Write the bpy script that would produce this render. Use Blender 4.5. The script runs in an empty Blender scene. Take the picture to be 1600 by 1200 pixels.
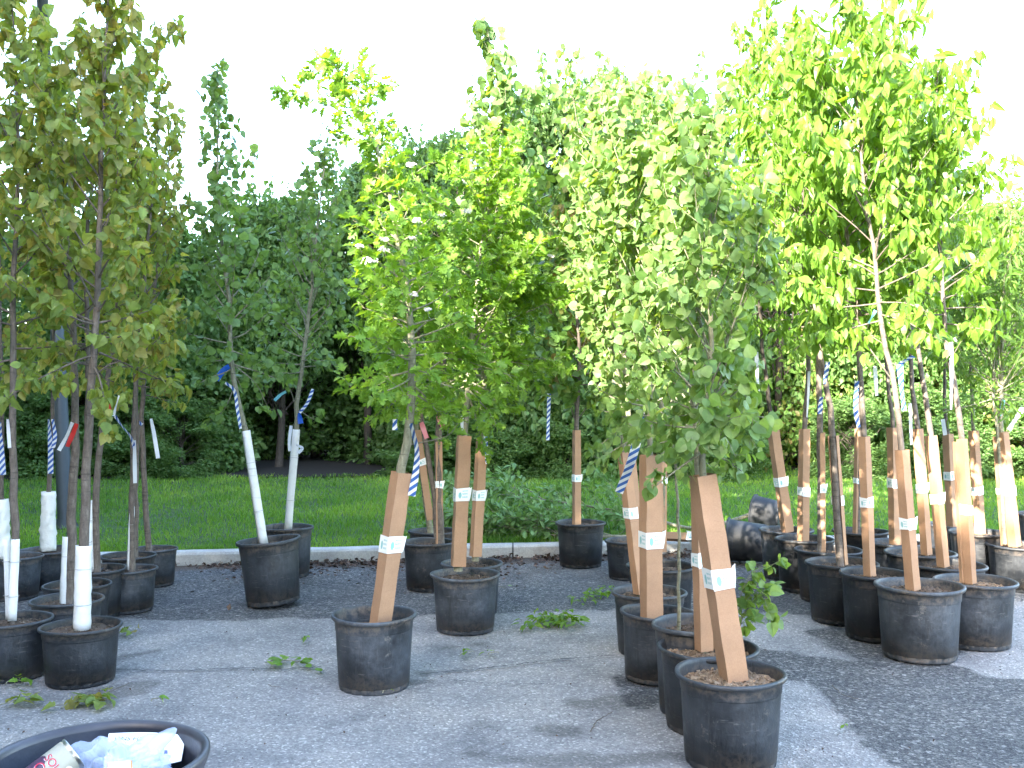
import bpy, math, numpy as np
from mathutils import Vector, Matrix, Euler
sc = bpy.context.scene
C = sc.collection
# ------------------------------------------------------------------ camera
F = 1556.0
PITCH = math.atan(15 / F)
CAMZ = 1.5
cam = bpy.data.cameras.new('camera'); camo = bpy.data.objects.new('camera', cam); C.objects.link(camo)
cam.sensor_width = 36; cam.lens = 36 * F / 1600; cam.clip_start = 0.05; cam.clip_end = 2000
camo.location = (0, 0, CAMZ); camo.rotation_euler = (math.pi / 2 + PITCH, 0, 0)
sc.camera = camo
# ------------------------------------------------------------------ light
SUN_EL = math.radians(22); SUN_AZ = math.radians(-150)
w = bpy.data.worlds.new('World'); sc.world = w; w.use_nodes = True
nt = w.node_tree
sky = nt.nodes.new('ShaderNodeTexSky'); sky.sky_type = 'NISHITA'; sky.sun_disc = False
sky.sun_elevation = SUN_EL; sky.sun_rotation = SUN_AZ; sky.air_density = 1.0; sky.dust_density = 1.8; sky.ozone_density = 1.0
nt.links.new(sky.outputs[0], nt.nodes['Background'].inputs[0]); nt.nodes['Background'].inputs[1].default_value = 0.15
sun = bpy.data.lights.new('sun', 'SUN'); suno = bpy.data.objects.new('sun', sun); C.objects.link(suno)
sun.energy = 3.3; sun.angle = math.radians(0.5); sun.color = (1, .91, .77)
tosun = Vector((math.cos(SUN_EL) * math.sin(SUN_AZ), math.cos(SUN_EL) * math.cos(SUN_AZ), math.sin(SUN_EL)))
suno.rotation_euler = tosun.to_track_quat('Z', 'Y').to_euler()
sc.view_settings.view_transform = 'Standard'; sc.view_settings.look = 'None'
sc.view_settings.exposure = 3.75; sc.view_settings.gamma = 1
sc.cycles.max_bounces = 8; sc.cycles.transparent_max_bounces = 8
sc.cycles.use_denoising = True

rng = np.random.default_rng(7)
def ground_z(x, y):
    k = kerb_y(x)
    d = np.maximum(0, y - k - .15)
    return np.where(y > k + .15, .10 + .24 * (1 - np.exp(-d / 4.0)), 0.0)
def kerb_y(x): return 9.1 + .15 * x

def P(px, py, d):
    """photo pixel at depth d (metres along +Y) -> world"""
    dx, dz = (px - 800) / F, -(py - 600) / F
    c, s = math.cos(PITCH), math.sin(PITCH)
    Y = c - dz * s; Z = s + dz * c
    return np.array([dx / Y * d, d, CAMZ + Z / Y * d])
def pxm(d): return d / F
def gp(px, py):
    """photo pixel on the ground z=0"""
    a = P(px, py, 1.0); t = -CAMZ / (a[2] - CAMZ)
    return a[0] * t, t
# ------------------------------------------------------------------ mesh helpers
class Acc:
    def __init__(s): s.v = []; s.f = []; s.m = []; s.uv = []; s.sm = []; s.n = 0
    def add(s, v, f, m=0, smooth=False, uv=None):
        v = np.asarray(v, float).reshape(-1, 3); f = np.asarray(f, int).reshape(-1, 3)
        s.v.append(v); s.f.append(f + s.n); s.m.append(np.full(len(f), m)); s.sm.append(np.full(len(f), smooth))
        s.uv.append(np.zeros((len(v), 2)) if uv is None else np.asarray(uv, float)); s.n += len(v)
    def mesh(s, name, mats, off=(0, 0, 0), uv=False):
        v = np.concatenate(s.v) - np.asarray(off); f = np.concatenate(s.f)
        me = bpy.data.meshes.new(name)
        me.vertices.add(len(v)); me.vertices.foreach_set('co', v.astype(np.float32).ravel())
        me.loops.add(f.size); me.loops.foreach_set('vertex_index', f.astype(np.int32).ravel())
        me.polygons.add(len(f)); me.polygons.foreach_set('loop_start', np.arange(0, f.size, 3, dtype=np.int32))
        for mt in (mats if isinstance(mats, (list, tuple)) else [mats]): me.materials.append(mt)
        me.polygons.foreach_set('material_index', np.concatenate(s.m).astype(np.int32))
        me.polygons.foreach_set('use_smooth', np.concatenate(s.sm).astype(bool))
        if uv:
            l = me.uv_layers.new(name='uv'); U = np.concatenate(s.uv)[f.ravel()]
            l.data.foreach_set('uv', U.astype(np.float32).ravel())
        me.update(calc_edges=True); me.validate()
        return me
    def build(s, name, mats, parent=None, off=None, uv=False):
        if off is None: off = parent['_o'] if parent is not None and '_o' in parent else (0, 0, 0)
        return link(name, s.mesh(name, mats, off, uv), parent)
def link(name, me, parent=None):
    o = bpy.data.objects.new(name, me); C.objects.link(o)
    if parent is not None: o.parent = parent
    return o
ORIG = {}
def thing(name, loc, label, cat, group=None):
    o = bpy.data.objects.new(name, None); C.objects.link(o); o.location = loc; o.empty_display_size = .1
    ORIG[o.name] = tuple(float(q) for q in loc)
    o['label'] = label; o['category'] = cat
    if group: o['group'] = group
    return o
def part(acc, name, mats, root, uv=False, off=None, parent=None):
    return acc.build(name, mats, parent or root, off=ORIG[root.name] if off is None else off, uv=uv)
def tag(o, label=None, cat=None, group=None, kind=None):
    if label: o['label'] = label
    if cat: o['category'] = cat
    if group: o['group'] = group
    if kind: o['kind'] = kind
    return o
def nrm(a): return a / np.maximum(np.linalg.norm(a, axis=-1, keepdims=True), 1e-9)
def tube(acc, pts, r, k=6, m=0, cap=True, uv=False):
    pts = np.asarray(pts, float); n = len(pts); r = np.broadcast_to(np.asarray(r, float), (n,))
    t = np.gradient(pts, axis=0); t = nrm(t)
    ref = np.array([0, 0, 1.]) if abs(t[0, 2]) < .9 else np.array([0, 1., 0])
    a = nrm(np.cross(t, ref)); b = np.cross(t, a)
    th = np.arange(k) * 2 * math.pi / k
    ring = pts[:, None] + r[:, None, None] * (np.cos(th)[None, :, None] * a[:, None] + np.sin(th)[None, :, None] * b[:, None])
    i = np.arange(n - 1)[:, None] * k; j = np.arange(k)[None]; j2 = (j + 1) % k
    A, B, D, E = i + j, i + j2, i + k + j2, i + k + j
    f = np.concatenate([np.stack([A, B, D], -1).reshape(-1, 3), np.stack([A, D, E], -1).reshape(-1, 3)])
    v = ring.reshape(-1, 3)
    if cap and k >= 3:
        c = [[0, q, q + 1] for q in range(1, k - 1)] + [[(n - 1) * k, (n - 1) * k + q + 1, (n - 1) * k + q] for q in range(1, k - 1)]
        f = np.concatenate([f, np.array(c)])
    acc.add(v, f, m, True)
def lathe(acc, prof, k=40, m=0, c=(0, 0, 0), smooth=True, rf=None):
    prof = np.array(prof, float); n = len(prof); th = np.arange(k) * 2 * math.pi / k
    R = prof[:, 0][:, None] * np.ones(k); Z = prof[:, 1][:, None] * np.ones(k)
    if rf is not None: R, Z = rf(R, Z, th)
    v = np.stack([R * np.cos(th), R * np.sin(th), Z], -1).reshape(-1, 3) + np.asarray(c)
    i = np.arange(n - 1)[:, None] * k; j = np.arange(k)[None]; j2 = (j + 1) % k
    A, B, D, E = i + j, i + j2, i + k + j2, i + k + j
    f = np.concatenate([np.stack([A, B, D], -1).reshape(-1, 3), np.stack([A, D, E], -1).reshape(-1, 3)])
    acc.add(v, f, m, smooth)
def box(acc, c, s, m=0, R=None):
    c = np.asarray(c, float); s = np.asarray(s, float) / 2
    v = np.array([[x, y, z] for x in (-1, 1) for y in (-1, 1) for z in (-1, 1)]) * s
    if R is not None: v = v @ np.asarray(R).T
    q = [(0, 1, 3, 2), (4, 6, 7, 5), (0, 4, 5, 1), (2, 3, 7, 6), (0, 2, 6, 4), (1, 5, 7, 3)]
    f = []
    for a, b, d, e in q: f += [(a, b, d), (a, d, e)]
    acc.add(v + c, f, m)
def smooth_path(pts, n):
    """Catmull-Rom through points"""
    pts = np.asarray(pts, float)
    if len(pts) == 2: return pts[0] + (pts[1] - pts[0]) * np.linspace(0, 1, n)[:, None]
    p = np.concatenate([[2 * pts[0] - pts[1]], pts, [2 * pts[-1] - pts[-2]]]); out = []
    L = np.cumsum(np.r_[0, np.linalg.norm(np.diff(pts, axis=0), axis=1)]); T = np.linspace(0, L[-1], n)
    for t in T:
        i = min(np.searchsorted(L, t, 'right') - 1, len(pts) - 2); u = (t - L[i]) / max(L[i + 1] - L[i], 1e-9)
        a, b, c, d = p[i:i + 4]
        out.append(.5 * ((2 * b) + (c - a) * u + (2 * a - 5 * b + 4 * c - d) * u * u + (3 * b - a - 3 * c + d) * u ** 3))
    return np.array(out)
# ------------------------------------------------------------------ materials
def newmat(name):
    m = bpy.data.materials.new(name); m.use_nodes = True; t = m.node_tree
    return m, t, t.nodes['Principled BSDF'], t.nodes['Material Output']
def N(t, typ, **kw):
    n = t.nodes.new(typ)
    for k, v in kw.items():
        if k.startswith('i_'): n.inputs[int(k[2:]) if k[2:].isdigit() else k[2:]].default_value = v
        else: setattr(n, k, v)
    return n
def ramp(t, fac, stops):
    r = t.nodes.new('ShaderNodeValToRGB'); e = r.color_ramp.elements
    while len(e) < len(stops): e.new(.5)
    for q, (p, c) in zip(e, stops): q.position = p; q.color = (*c, 1) if len(c) == 3 else c
    t.links.new(fac, r.inputs[0]); return r.outputs[0]
def noise(t, scale, vec=None, detail=4, rough=.6):
    n = N(t, 'ShaderNodeTexNoise'); n.inputs['Scale'].default_value = scale; n.inputs['Detail'].default_value = detail; n.inputs['Roughness'].default_value = rough
    if vec is not None: t.links.new(vec, n.inputs['Vector'])
    return n.outputs['Fac']
def mixc(t, fac, a, b, mode='MIX'):
    n = t.nodes.new('ShaderNodeMix'); n.data_type = 'RGBA'; n.blend_type = mode
    for i, x in ((0, fac), (6, a), (7, b)):
        if isinstance(x, (int, float)): n.inputs[i].default_value = x
        elif isinstance(x, tuple): n.inputs[i].default_value = (*x, 1)
        else: t.links.new(x, n.inputs[i])
    return n.outputs[2]
def math_(t, op, a, b=0.0, clamp=False):
    n = t.nodes.new('ShaderNodeMath'); n.operation = op; n.use_clamp = clamp
    for i, x in ((0, a), (1, b)):
        if isinstance(x, (int, float)): n.inputs[i].default_value = x
        else: t.links.new(x, n.inputs[i])
    return n.outputs[0]
def bump(t, h, dist, strength=1.0):
    b = t.nodes.new('ShaderNodeBump'); b.inputs['Distance'].default_value = dist; b.inputs['Strength'].default_value = strength
    t.links.new(h, b.inputs['Height']); return b.outputs[0]
def leaf_mat(name, cols, trans, tf=.42, rough=.5, pale=1.25, spec=.35, patch=False):
    m, t, b, out = newmat(name)
    g = t.nodes.new('ShaderNodeNewGeometry')
    n = len(cols)
    c = ramp(t, g.outputs['Random Per Island'], [(i / max(n - 1, 1), cc) for i, cc in enumerate(cols)])
    tc = t.nodes.new('ShaderNodeTexCoord')
    v = noise(t, 30, tc.outputs['Object'], 2)
    c2 = mixc(t, 1.0, c, ramp(t, v, [(.3, (.8, .8, .8)), (.7, (1.15, 1.15, 1.1))]), 'MULTIPLY')
    if patch: c2 = mixc(t, 1.0, c2, ramp(t, noise(t, .9, tc.outputs['Object'], 4, .6), [(.35, (.72, .82, .7)), (.5, (1, 1, 1)), (.68, (1.6, 1.35, 1.2))]), 'MULTIPLY')
    under = mixc(t, 1.0, c2, (pale, pale * .98, pale * 1.15), 'MULTIPLY')
    c3 = mixc(t, g.outputs['Backfacing'], c2, under)
    t.links.new(c3, b.inputs['Base Color']); b.inputs['Roughness'].default_value = rough; b.inputs['Specular IOR Level'].default_value = spec
    tr = t.nodes.new('ShaderNodeBsdfTranslucent')
    t.links.new(mixc(t, 1.0, c2, trans, 'MULTIPLY'), tr.inputs[0])
    mx = t.nodes.new('ShaderNodeMixShader'); mx.inputs[0].default_value = tf
    t.links.new(b.outputs[0], mx.inputs[1]); t.links.new(tr.outputs[0], mx.inputs[2]); t.links.new(mx.outputs[0], out.inputs[0])
    return m
TR = (2.9, 2.4, .8)
M = {}
M['maple'] = leaf_mat('olive_leaf', [(.175, .15, .042), (.12, .18, .042), (.15, .205, .042), (.11, .17, .04), (.17, .215, .048), (.24, .22, .06)], TR)
M['aspen'] = leaf_mat('aspen_leaf', [(.09, .17, .05), (.12, .205, .062), (.08, .155, .042), (.15, .225, .075), (.12, .21, .055)], TR, rough=.42)
M['aspen_o'] = leaf_mat('orange_tinted_leaf', [(.35, .12, .06), (.3, .17, .06)], TR)
M['haw'] = leaf_mat('lobed_leaf', [(.085, .18, .024), (.12, .23, .03), (.10, .2, .028), (.16, .265, .04)], TR, tf=.45)
M['elm'] = leaf_mat('pointed_leaf', [(.078, .165, .024), (.108, .205, .028), (.09, .18, .025), (.145, .24, .036)], TR, tf=.45, rough=.42)
M['dark'] = leaf_mat('hedge_leaf', [(.058, .12, .034), (.082, .155, .04), (.065, .13, .036), (.11, .18, .05)], (2.4, 2.3, .9), tf=.36)
M['mid'] = leaf_mat('shrub_leaf', [(.07, .14, .03), (.09, .18, .035), (.08, .155, .03), (.12, .2, .04), (.16, .12, .05)], TR, tf=.38)
M['spr'] = leaf_mat('aspen_small_leaf', [(.085, .16, .05), (.11, .19, .06), (.075, .145, .045), (.13, .21, .065)], TR, tf=.4)
M['fallen'] = leaf_mat('soft_leaf', [(.09, .18, .045), (.12, .22, .06), (.10, .19, .05), (.17, .27, .09)], (1.8, 1.8, 1), tf=.25, rough=.4)
M['willow'] = leaf_mat('narrow_leaf', [(.06, .13, .025), (.085, .17, .03), (.11, .19, .035)], TR, tf=.4)
M['grass'] = leaf_mat('grass_blade', [(.085, .19, .026), (.11, .23, .03), (.12, .24, .035), (.18, .26, .05)], (2.2, 2.2, .9), tf=.38, pale=1.0, patch=True)
def bark(name, c1, c2, c3, sc_=60, stretch=.35):
    m, t, b, out = newmat(name)
    tc = t.nodes.new('ShaderNodeTexCoord'); mp = N(t, 'ShaderNodeMapping'); mp.inputs['Scale'].default_value = (1, 1, stretch)
    t.links.new(tc.outputs['Object'], mp.inputs[0])
    n1 = noise(t, sc_, mp.outputs[0], 5, .7); mp2 = N(t, 'ShaderNodeMapping'); mp2.inputs['Scale'].default_value = (.3, .3, 2.2)
    t.links.new(tc.outputs['Object'], mp2.inputs[0]); n2 = noise(t, 25, mp2.outputs[0], 3)
    c = ramp(t, n1, [(.3, c1), (.55, c2), (.75, c3)])
    c = mixc(t, math_(t, 'MULTIPLY', ramp(t, n2, [(.58, (0, 0, 0)), (.66, (1, 1, 1))]), .55), c, tuple(x * .4 for x in c1))
    t.links.new(c, b.inputs['Base Color']); b.inputs['Roughness'].default_value = .85
    t.links.new(bump(t, n1, .003), b.inputs['Normal']); return m
M['bark'] = bark('brown_bark', (.065, .05, .04), (.13, .105, .085), (.21, .18, .15))
M['barkg'] = bark('grey_green_bark', (.11, .11, .07), (.22, .21, .14), (.34, .33, .26))
M['barkd'] = bark('dark_bark', (.02, .016, .012), (.05, .04, .03), (.09, .075, .06))
def pot_material():
    m, t, b, out = newmat('black_pot_plastic')
    tc = t.nodes.new('ShaderNodeTexCoord'); oi = t.nodes.new('ShaderNodeObjectInfo')
    add = N(t, 'ShaderNodeVectorMath', operation='ADD'); t.links.new(tc.outputs['Object'], add.inputs[0]); 
    sc2 = N(t, 'ShaderNodeVectorMath', operation='SCALE'); t.links.new(oi.outputs['Location'], sc2.inputs[0]); sc2.inputs[3].default_value = 3.7
    t.links.new(sc2.outputs[0], add.inputs[1]); V = add.outputs[0]
    n1 = noise(t, 5, V, 5, .6); n2 = noise(t, 40, V, 5, .7)
    mp = N(t, 'ShaderNodeMapping'); mp.inputs['Scale'].default_value = (1, 1, .12); t.links.new(V, mp.inputs[0]); n3 = noise(t, 45, mp.outputs[0], 4, .7)
    mp4 = N(t, 'ShaderNodeMapping'); mp4.inputs['Scale'].default_value = (.4, .4, 3); mp4.inputs['Rotation'].default_value = (.3, .5, 0); t.links.new(V, mp4.inputs[0]); n4 = noise(t, 22, mp4.outputs[0], 3, .8)
    dust = math_(t, 'MULTIPLY', ramp(t, n1, [(.3, (0, 0, 0)), (.72, (1, 1, 1))]), ramp(t, n2, [(.25, (.4, .4, .4)), (.75, (1, 1, 1))]))
    c = mixc(t, math_(t, 'MULTIPLY', dust, math_(t, 'ADD', math_(t, 'MULTIPLY', oi.outputs['Random'], .75), .25)), (.008, .010, .013), (.10, .112, .13))
    c = mixc(t, ramp(t, n3, [(.55, (0, 0, 0)), (.8, (.4, .4, .4))]), c, (.1, .1, .105))
    c = mixc(t, ramp(t, n4, [(.62, (0, 0, 0)), (.7, (.45, .45, .45))]), c, (.15, .145, .14))
    n5 = noise(t, 9, V, 6, .85); c = mixc(t, ramp(t, n5, [(.60, (0, 0, 0)), (.66, (.7, .7, .7)), (.70, (.2, .2, .2))]), c, (.13, .12, .105))
    mp6 = N(t, 'ShaderNodeMapping'); mp6.inputs['Scale'].default_value = (1, 1, .05); t.links.new(V, mp6.inputs[0]); n6 = noise(t, 20, mp6.outputs[0], 5, .8)
    c = mixc(t, ramp(t, n6, [(.56, (0, 0, 0)), (.68, (.55, .55, .55))]), c, (.012, .012, .013))
    s = t.nodes.new('ShaderNodeSeparateXYZ'); t.links.new(tc.outputs['Object'], s.inputs[0])
    h = math_(t, 'ADD', s.outputs[2], math_(t, 'MULTIPLY', math_(t, 'SUBTRACT', n1, .5), .12))
    low = ramp(t, h, [(.012, (0, 0, 0)), (.03, (1, 1, 1)), (.11, (0, 0, 0))])
    c = mixc(t, math_(t, 'MULTIPLY', low, ramp(t, n2, [(.4, (0, 0, 0)), (.58, (.9, .9, .9))])), c, (.10, .08, .065))
    hi = ramp(t, h, [(.305, (0, 0, 0)), (.33, (1, 1, 1)), (.35, (1, 1, 1)), (.362, (0, 0, 0))])
    c = mixc(t, math_(t, 'MULTIPLY', hi, ramp(t, n2, [(.4, (0, 0, 0)), (.6, (.75, .75, .75))])), c, (.12, .095, .075))
    v = math_(t, 'MULTIPLY_ADD', oi.outputs['Random'], .8); t.nodes[-1].inputs[2].default_value = .5
    c = mixc(t, 1.0, c, v, 'MULTIPLY')
    t.links.new(c, b.inputs['Base Color'])
    t.links.new(ramp(t, n2, [(.3, (.38, .38, .38)), (.7, (.62, .62, .62))]), b.inputs['Roughness'])
    t.links.new(bump(t, math_(t, 'ADD', n1, math_(t, 'MULTIPLY', n2, .1)), .006), b.inputs['Normal'])
    return m
M['pot'] = pot_material()
def soil_material(name, stops):
    m, t, b, out = newmat(name); g = t.nodes.new('ShaderNodeNewGeometry'); tc = t.nodes.new('ShaderNodeTexCoord')
    n1 = noise(t, 90, tc.outputs['Object'], 4, .8)
    c = mixc(t, .5, ramp(t, n1, [(.3, stops[0]), (.5, stops[1]), (.7, stops[2])]), ramp(t, g.outputs['Random Per Island'], [(0, stops[0]), (.4, stops[1]), (.8, stops[2]), (1, stops[3])]))
    t.links.new(c, b.inputs['Base Color']); b.inputs['Roughness'].default_value = .95
    t.links.new(bump(t, n1, .008), b.inputs['Normal']); return m
M['soil'] = soil_material('potting_soil', [(.025, .018, .013), (.08, .055, .038), (.17, .12, .085), (.3, .24, .18)])
M['bark_chip'] = soil_material('bark_mulch', [(.08, .05, .03), (.2, .13, .08), (.34, .24, .15), (.45, .36, .26)])
M['litter'] = soil_material('dry_leaf_litter', [(.02, .013, .01), (.055, .032, .022), (.12, .07, .045), (.26, .17, .12)])
def card_material():
    m, t, b, out = newmat('brown_cardboard'); tc = t.nodes.new('ShaderNodeTexCoord'); oi = t.nodes.new('ShaderNodeObjectInfo')
    n1 = noise(t, 6, tc.outputs['Object'], 4, .6); n2 = noise(t, 180, tc.outputs['Object'], 3, .7)
    c = ramp(t, oi.outputs['Random'], [(0, (.33, .195, .115)), (.5, (.42, .255, .155)), (1, (.37, .225, .135))])
    c = mixc(t, 1.0, c, ramp(t, n1, [(.25, (.8, .78, .76)), (.7, (1.08, 1.06, 1.04))]), 'MULTIPLY')
    c = mixc(t, .35, c, mixc(t, 1.0, c, ramp(t, n2, [(.3, (.7, .7, .7)), (.7, (1.2, 1.2, 1.2))]), 'MULTIPLY'))
    mp4 = N(t, 'ShaderNodeMapping'); mp4.inputs['Scale'].default_value = (.5, .5, 4); t.links.new(tc.outputs['Object'], mp4.inputs[0]); n4 = noise(t, 12, mp4.outputs[0], 3, .8)
    c = mixc(t, ramp(t, n4, [(.66, (0, 0, 0)), (.72, (.3, .3, .3))]), c, (.2, .12, .07))
    t.links.new(c, b.inputs['Base Color']); b.inputs['Roughness'].default_value = .7; b.inputs['Specular IOR Level'].default_value = .3
    t.links.new(bump(t, n1, .004), b.inputs['Normal']); return m
M['card'] = card_material()
def plain(name, col, rough=.5, var=.15, scale=20, spec=.5, bmp=0, metallic=0, trans=0):
    m, t, b, out = newmat(name); tc = t.nodes.new('ShaderNodeTexCoord'); n1 = noise(t, scale, tc.outputs['Object'], 5, .65)
    c = mixc(t, 1.0, col, ramp(t, n1, [(.25, (1 - var,) * 3), (.75, (1 + var,) * 3)]), 'MULTIPLY')
    t.links.new(c, b.inputs['Base Color']); b.inputs['Roughness'].default_value = rough; b.inputs['Specular IOR Level'].default_value = spec; b.inputs['Metallic'].default_value = metallic
    if bmp: t.links.new(bump(t, n1, bmp), b.inputs['Normal'])
    if trans:
        tr = t.nodes.new('ShaderNodeBsdfTranslucent'); t.links.new(c, tr.inputs[0]); mx = t.nodes.new('ShaderNodeMixShader'); mx.inputs[0].default_value = trans
        t.links.new(b.outputs[0], mx.inputs[1]); t.links.new(tr.outputs[0], mx.inputs[2]); t.links.new(mx.outputs[0], out.inputs[0])
    return m
def white_sleeve_material():
    m, t, b, out = newmat('white_wrap'); tc = t.nodes.new('ShaderNodeTexCoord')
    n1 = noise(t, 14, tc.outputs['Object'], 5, .7); mp = N(t, 'ShaderNodeMapping'); mp.inputs['Scale'].default_value = (.3, .3, 2); t.links.new(tc.outputs['Object'], mp.inputs[0]); n2 = noise(t, 12, mp.outputs[0], 3, .7)
    c = mixc(t, ramp(t, n1, [(.5, (0, 0, 0)), (.8, (.55, .55, .55))]), (.72, .72, .71), (.5, .46, .38))
    c = mixc(t, ramp(t, n2, [(.62, (0, 0, 0)), (.68, (.4, .4, .4))]), c, (.35, .32, .27))
    t.links.new(c, b.inputs['Base Color']); b.inputs['Roughness'].default_value = .5
    t.links.new(bump(t, n1, .004), b.inputs['Normal']); return m
M['white'] = white_sleeve_material()
M['bagw'] = plain('white_bag_plastic', (.75, .74, .7), .4, .1, 9, bmp=.02)
def ribbon_material(name, c1, c2=None, per=.045):
    m, t, b, out = newmat(name)
    if c2:
        uv = t.nodes.new('ShaderNodeUVMap'); uv.uv_map = 'uv'; s = t.nodes.new('ShaderNodeSeparateXYZ'); t.links.new(uv.outputs[0], s.inputs[0])
        v = math_(t, 'DIVIDE', math_(t, 'ADD', s.outputs[0], s.outputs[1]), per); fr = math_(t, 'FRACT', v)
        k = math_(t, 'GREATER_THAN', fr, .5); c = mixc(t, k, c1, c2)
    else: c = mixc(t, 0.0, c1, c1)
    t.links.new(c, b.inputs['Base Color']); b.inputs['Roughness'].default_value = .35
    tr = t.nodes.new('ShaderNodeBsdfTranslucent'); t.links.new(c, tr.inputs[0]); mx = t.nodes.new('ShaderNodeMixShader'); mx.inputs[0].default_value = .35
    t.links.new(b.outputs[0], mx.inputs[1]); t.links.new(tr.outputs[0], mx.inputs[2]); t.links.new(mx.outputs[0], out.inputs[0]); return m
M['stripe'] = ribbon_material('blue_white_striped_tape', (.78, .78, .78), (.05, .13, .42))
M['rwhite'] = ribbon_material('white_tape', (.72, .73, .76)); M['rred'] = ribbon_material('red_tape', (.6, .035, .03))
M['rblue'] = ribbon_material('blue_tape', (.02, .12, .55)); M['rteal'] = ribbon_material('teal_tape', (.18, .48, .55)); M['rpink'] = ribbon_material('pink_tape', (.65, .2, .2))
def tape_label_material():
    m, t, b, out = newmat('printed_label_tape'); uv = t.nodes.new('ShaderNodeUVMap'); uv.uv_map = 'uv'; s = t.nodes.new('ShaderNodeSeparateXYZ'); t.links.new(uv.outputs[0], s.inputs[0])
    U, V = s.outputs[0], s.outputs[1]
    du = math_(t, 'MULTIPLY', math_(t, 'SUBTRACT', U, .30), 2.1); dv = math_(t, 'SUBTRACT', V, .45)
    rr = math_(t, 'SQRT', math_(t, 'ADD', math_(t, 'MULTIPLY', du, du), math_(t, 'MULTIPLY', dv, dv)))
    n1 = noise(t, 16, uv.outputs[0], 3, .7)
    blob = math_(t, 'LESS_THAN', math_(t, 'ADD', rr, math_(t, 'MULTIPLY', n1, .2)), .34)
    # three rows of small print
    rows = math_(t, 'LESS_THAN', math_(t, 'FRACT', math_(t, 'MULTIPLY', V, 4.2)), .5)
    band = math_(t, 'MULTIPLY', math_(t, 'GREATER_THAN', V, .22), math_(t, 'LESS_THAN', V, .8))
    side = math_(t, 'MULTIPLY', math_(t, 'GREATER_THAN', U, .46), math_(t, 'LESS_THAN', U, .86))
    mp = N(t, 'ShaderNodeMapping'); mp.inputs['Scale'].default_value = (38, 4.2, 1); t.links.new(uv.outputs[0], mp.inputs[0]); n2 = noise(t, 1.5, mp.outputs[0], 1)
    tx = math_(t, 'MULTIPLY', math_(t, 'MULTIPLY', rows, band), math_(t, 'MULTIPLY', side, math_(t, 'GREATER_THAN', n2, .46)))
    f = math_(t, 'MAXIMUM', math_(t, 'MULTIPLY', blob, .85), math_(t, 'MULTIPLY', tx, .7))
    c = mixc(t, f, (.78, .79, .78), (.12, .42, .42)); t.links.new(c, b.inputs['Base Color']); b.inputs['Roughness'].default_value = .35
    return m
M['label'] = tape_label_material()
M['flower'] = plain('white_petal', (.62, .57, .55), .6, .1, 60, trans=.3)
M['wire'] = plain('tie_wire', (.25, .25, .25), .5)
# ------------------------------------------------------------------ leaf templates
def strip_leaf(half, fold=.25, curl=.25, petiole=.3, asym=0):
    """half = [(x,y)] outline from near the base to near the tip, y monotone"""
    ys = [0] + [p[1] for p in half] + [1]; xs = [0] + [p[0] for p in half] + [0]
    v = []; n = len(ys)
    for y in ys: v.append((0, y, -curl * y * y))
    L = {}; R = {}
    for i in range(1, n - 1):
        R[i] = len(v); v.append((xs[i], ys[i], fold * xs[i] - curl * ys[i] ** 2)); L[i] = len(v); v.append((-xs[i] * (1 - asym), ys[i], fold * xs[i] - curl * ys[i] ** 2))
    f = [(0, R[1], 1), (0, 1, L[1])]
    for i in range(1, n - 2): f += [(i, R[i], R[i + 1]), (i, R[i + 1], i + 1), (i, L[i + 1], L[i]), (i, i + 1, L[i + 1])]
    f += [(n - 2, R[n - 2], n - 1), (n - 2, n - 1, L[n - 2])]
    if petiole:
        k = len(v); v += [(.012, -petiole, .02), (-.012, -petiole, .02)]; f.append((k, 0, k + 1))
    return np.array(v, float), np.array(f)
LT = {
 'maple': [strip_leaf([(.2, .03), (.36, .14), (.28, .24), (.46, .42), (.33, .5), (.3, .62), (.2, .8), (.06, .94)], .25, .3, .45, .08),
           strip_leaf([(.2, .05), (.36, .22), (.42, .42), (.32, .64), (.18, .84)], .35, .45, .45, .1),
           strip_leaf([(.22, .04), (.42, .22), (.36, .34), (.44, .48), (.27, .66), (.12, .86)], .1, .15, .5)],
 'aspen': [strip_leaf([(.26, .02), (.42, .12), (.5, .3), (.48, .5), (.36, .7), (.18, .86), (.05, .94)], .12, .1, .6),
           strip_leaf([(.28, .04), (.45, .18), (.48, .42), (.38, .64), (.2, .83)], .3, .25, .6, .12),
           strip_leaf([(.3, .02), (.46, .16), (.52, .38), (.42, .62), (.22, .82)], -.1, .15, .5)],
 'haw': [strip_leaf([(.06, .1), (.3, .28), (.44, .4), (.16, .44), (.38, .62), (.42, .68), (.14, .68), (.2, .86), (.08, .9)], .2, .25, .3),
         strip_leaf([(.05, .08), (.4, .3), (.14, .42), (.44, .58), (.16, .66), (.24, .82), (.1, .9)], .35, .35, .3, .15)],
 'elm': [strip_leaf([(.13, .08), (.22, .25), (.24, .45), (.17, .68), (.07, .87)], .3, .35, .14),
         strip_leaf([(.12, .1), (.2, .35), (.18, .6), (.07, .85)], .5, .5, .14),
         strip_leaf([(.14, .08), (.25, .28), (.25, .5), (.15, .74)], .1, .2, .14)],
 'fallen': [strip_leaf([(.1, .12), (.2, .4), (.22, .6), (.14, .82)], .4, .25, .1), strip_leaf([(.12, .15), (.24, .45), (.2, .7), (.1, .88)], .2, .15, .1)],
 'willow': [strip_leaf([(.07, .15), (.1, .4), (.06, .75)], .3, .4, .1)],
 'simple': [strip_leaf([(.3, .25), (.32, .55)], .3, .3, 0), strip_leaf([(.36, .4)], -.2, .2, 0)],
}
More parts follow.
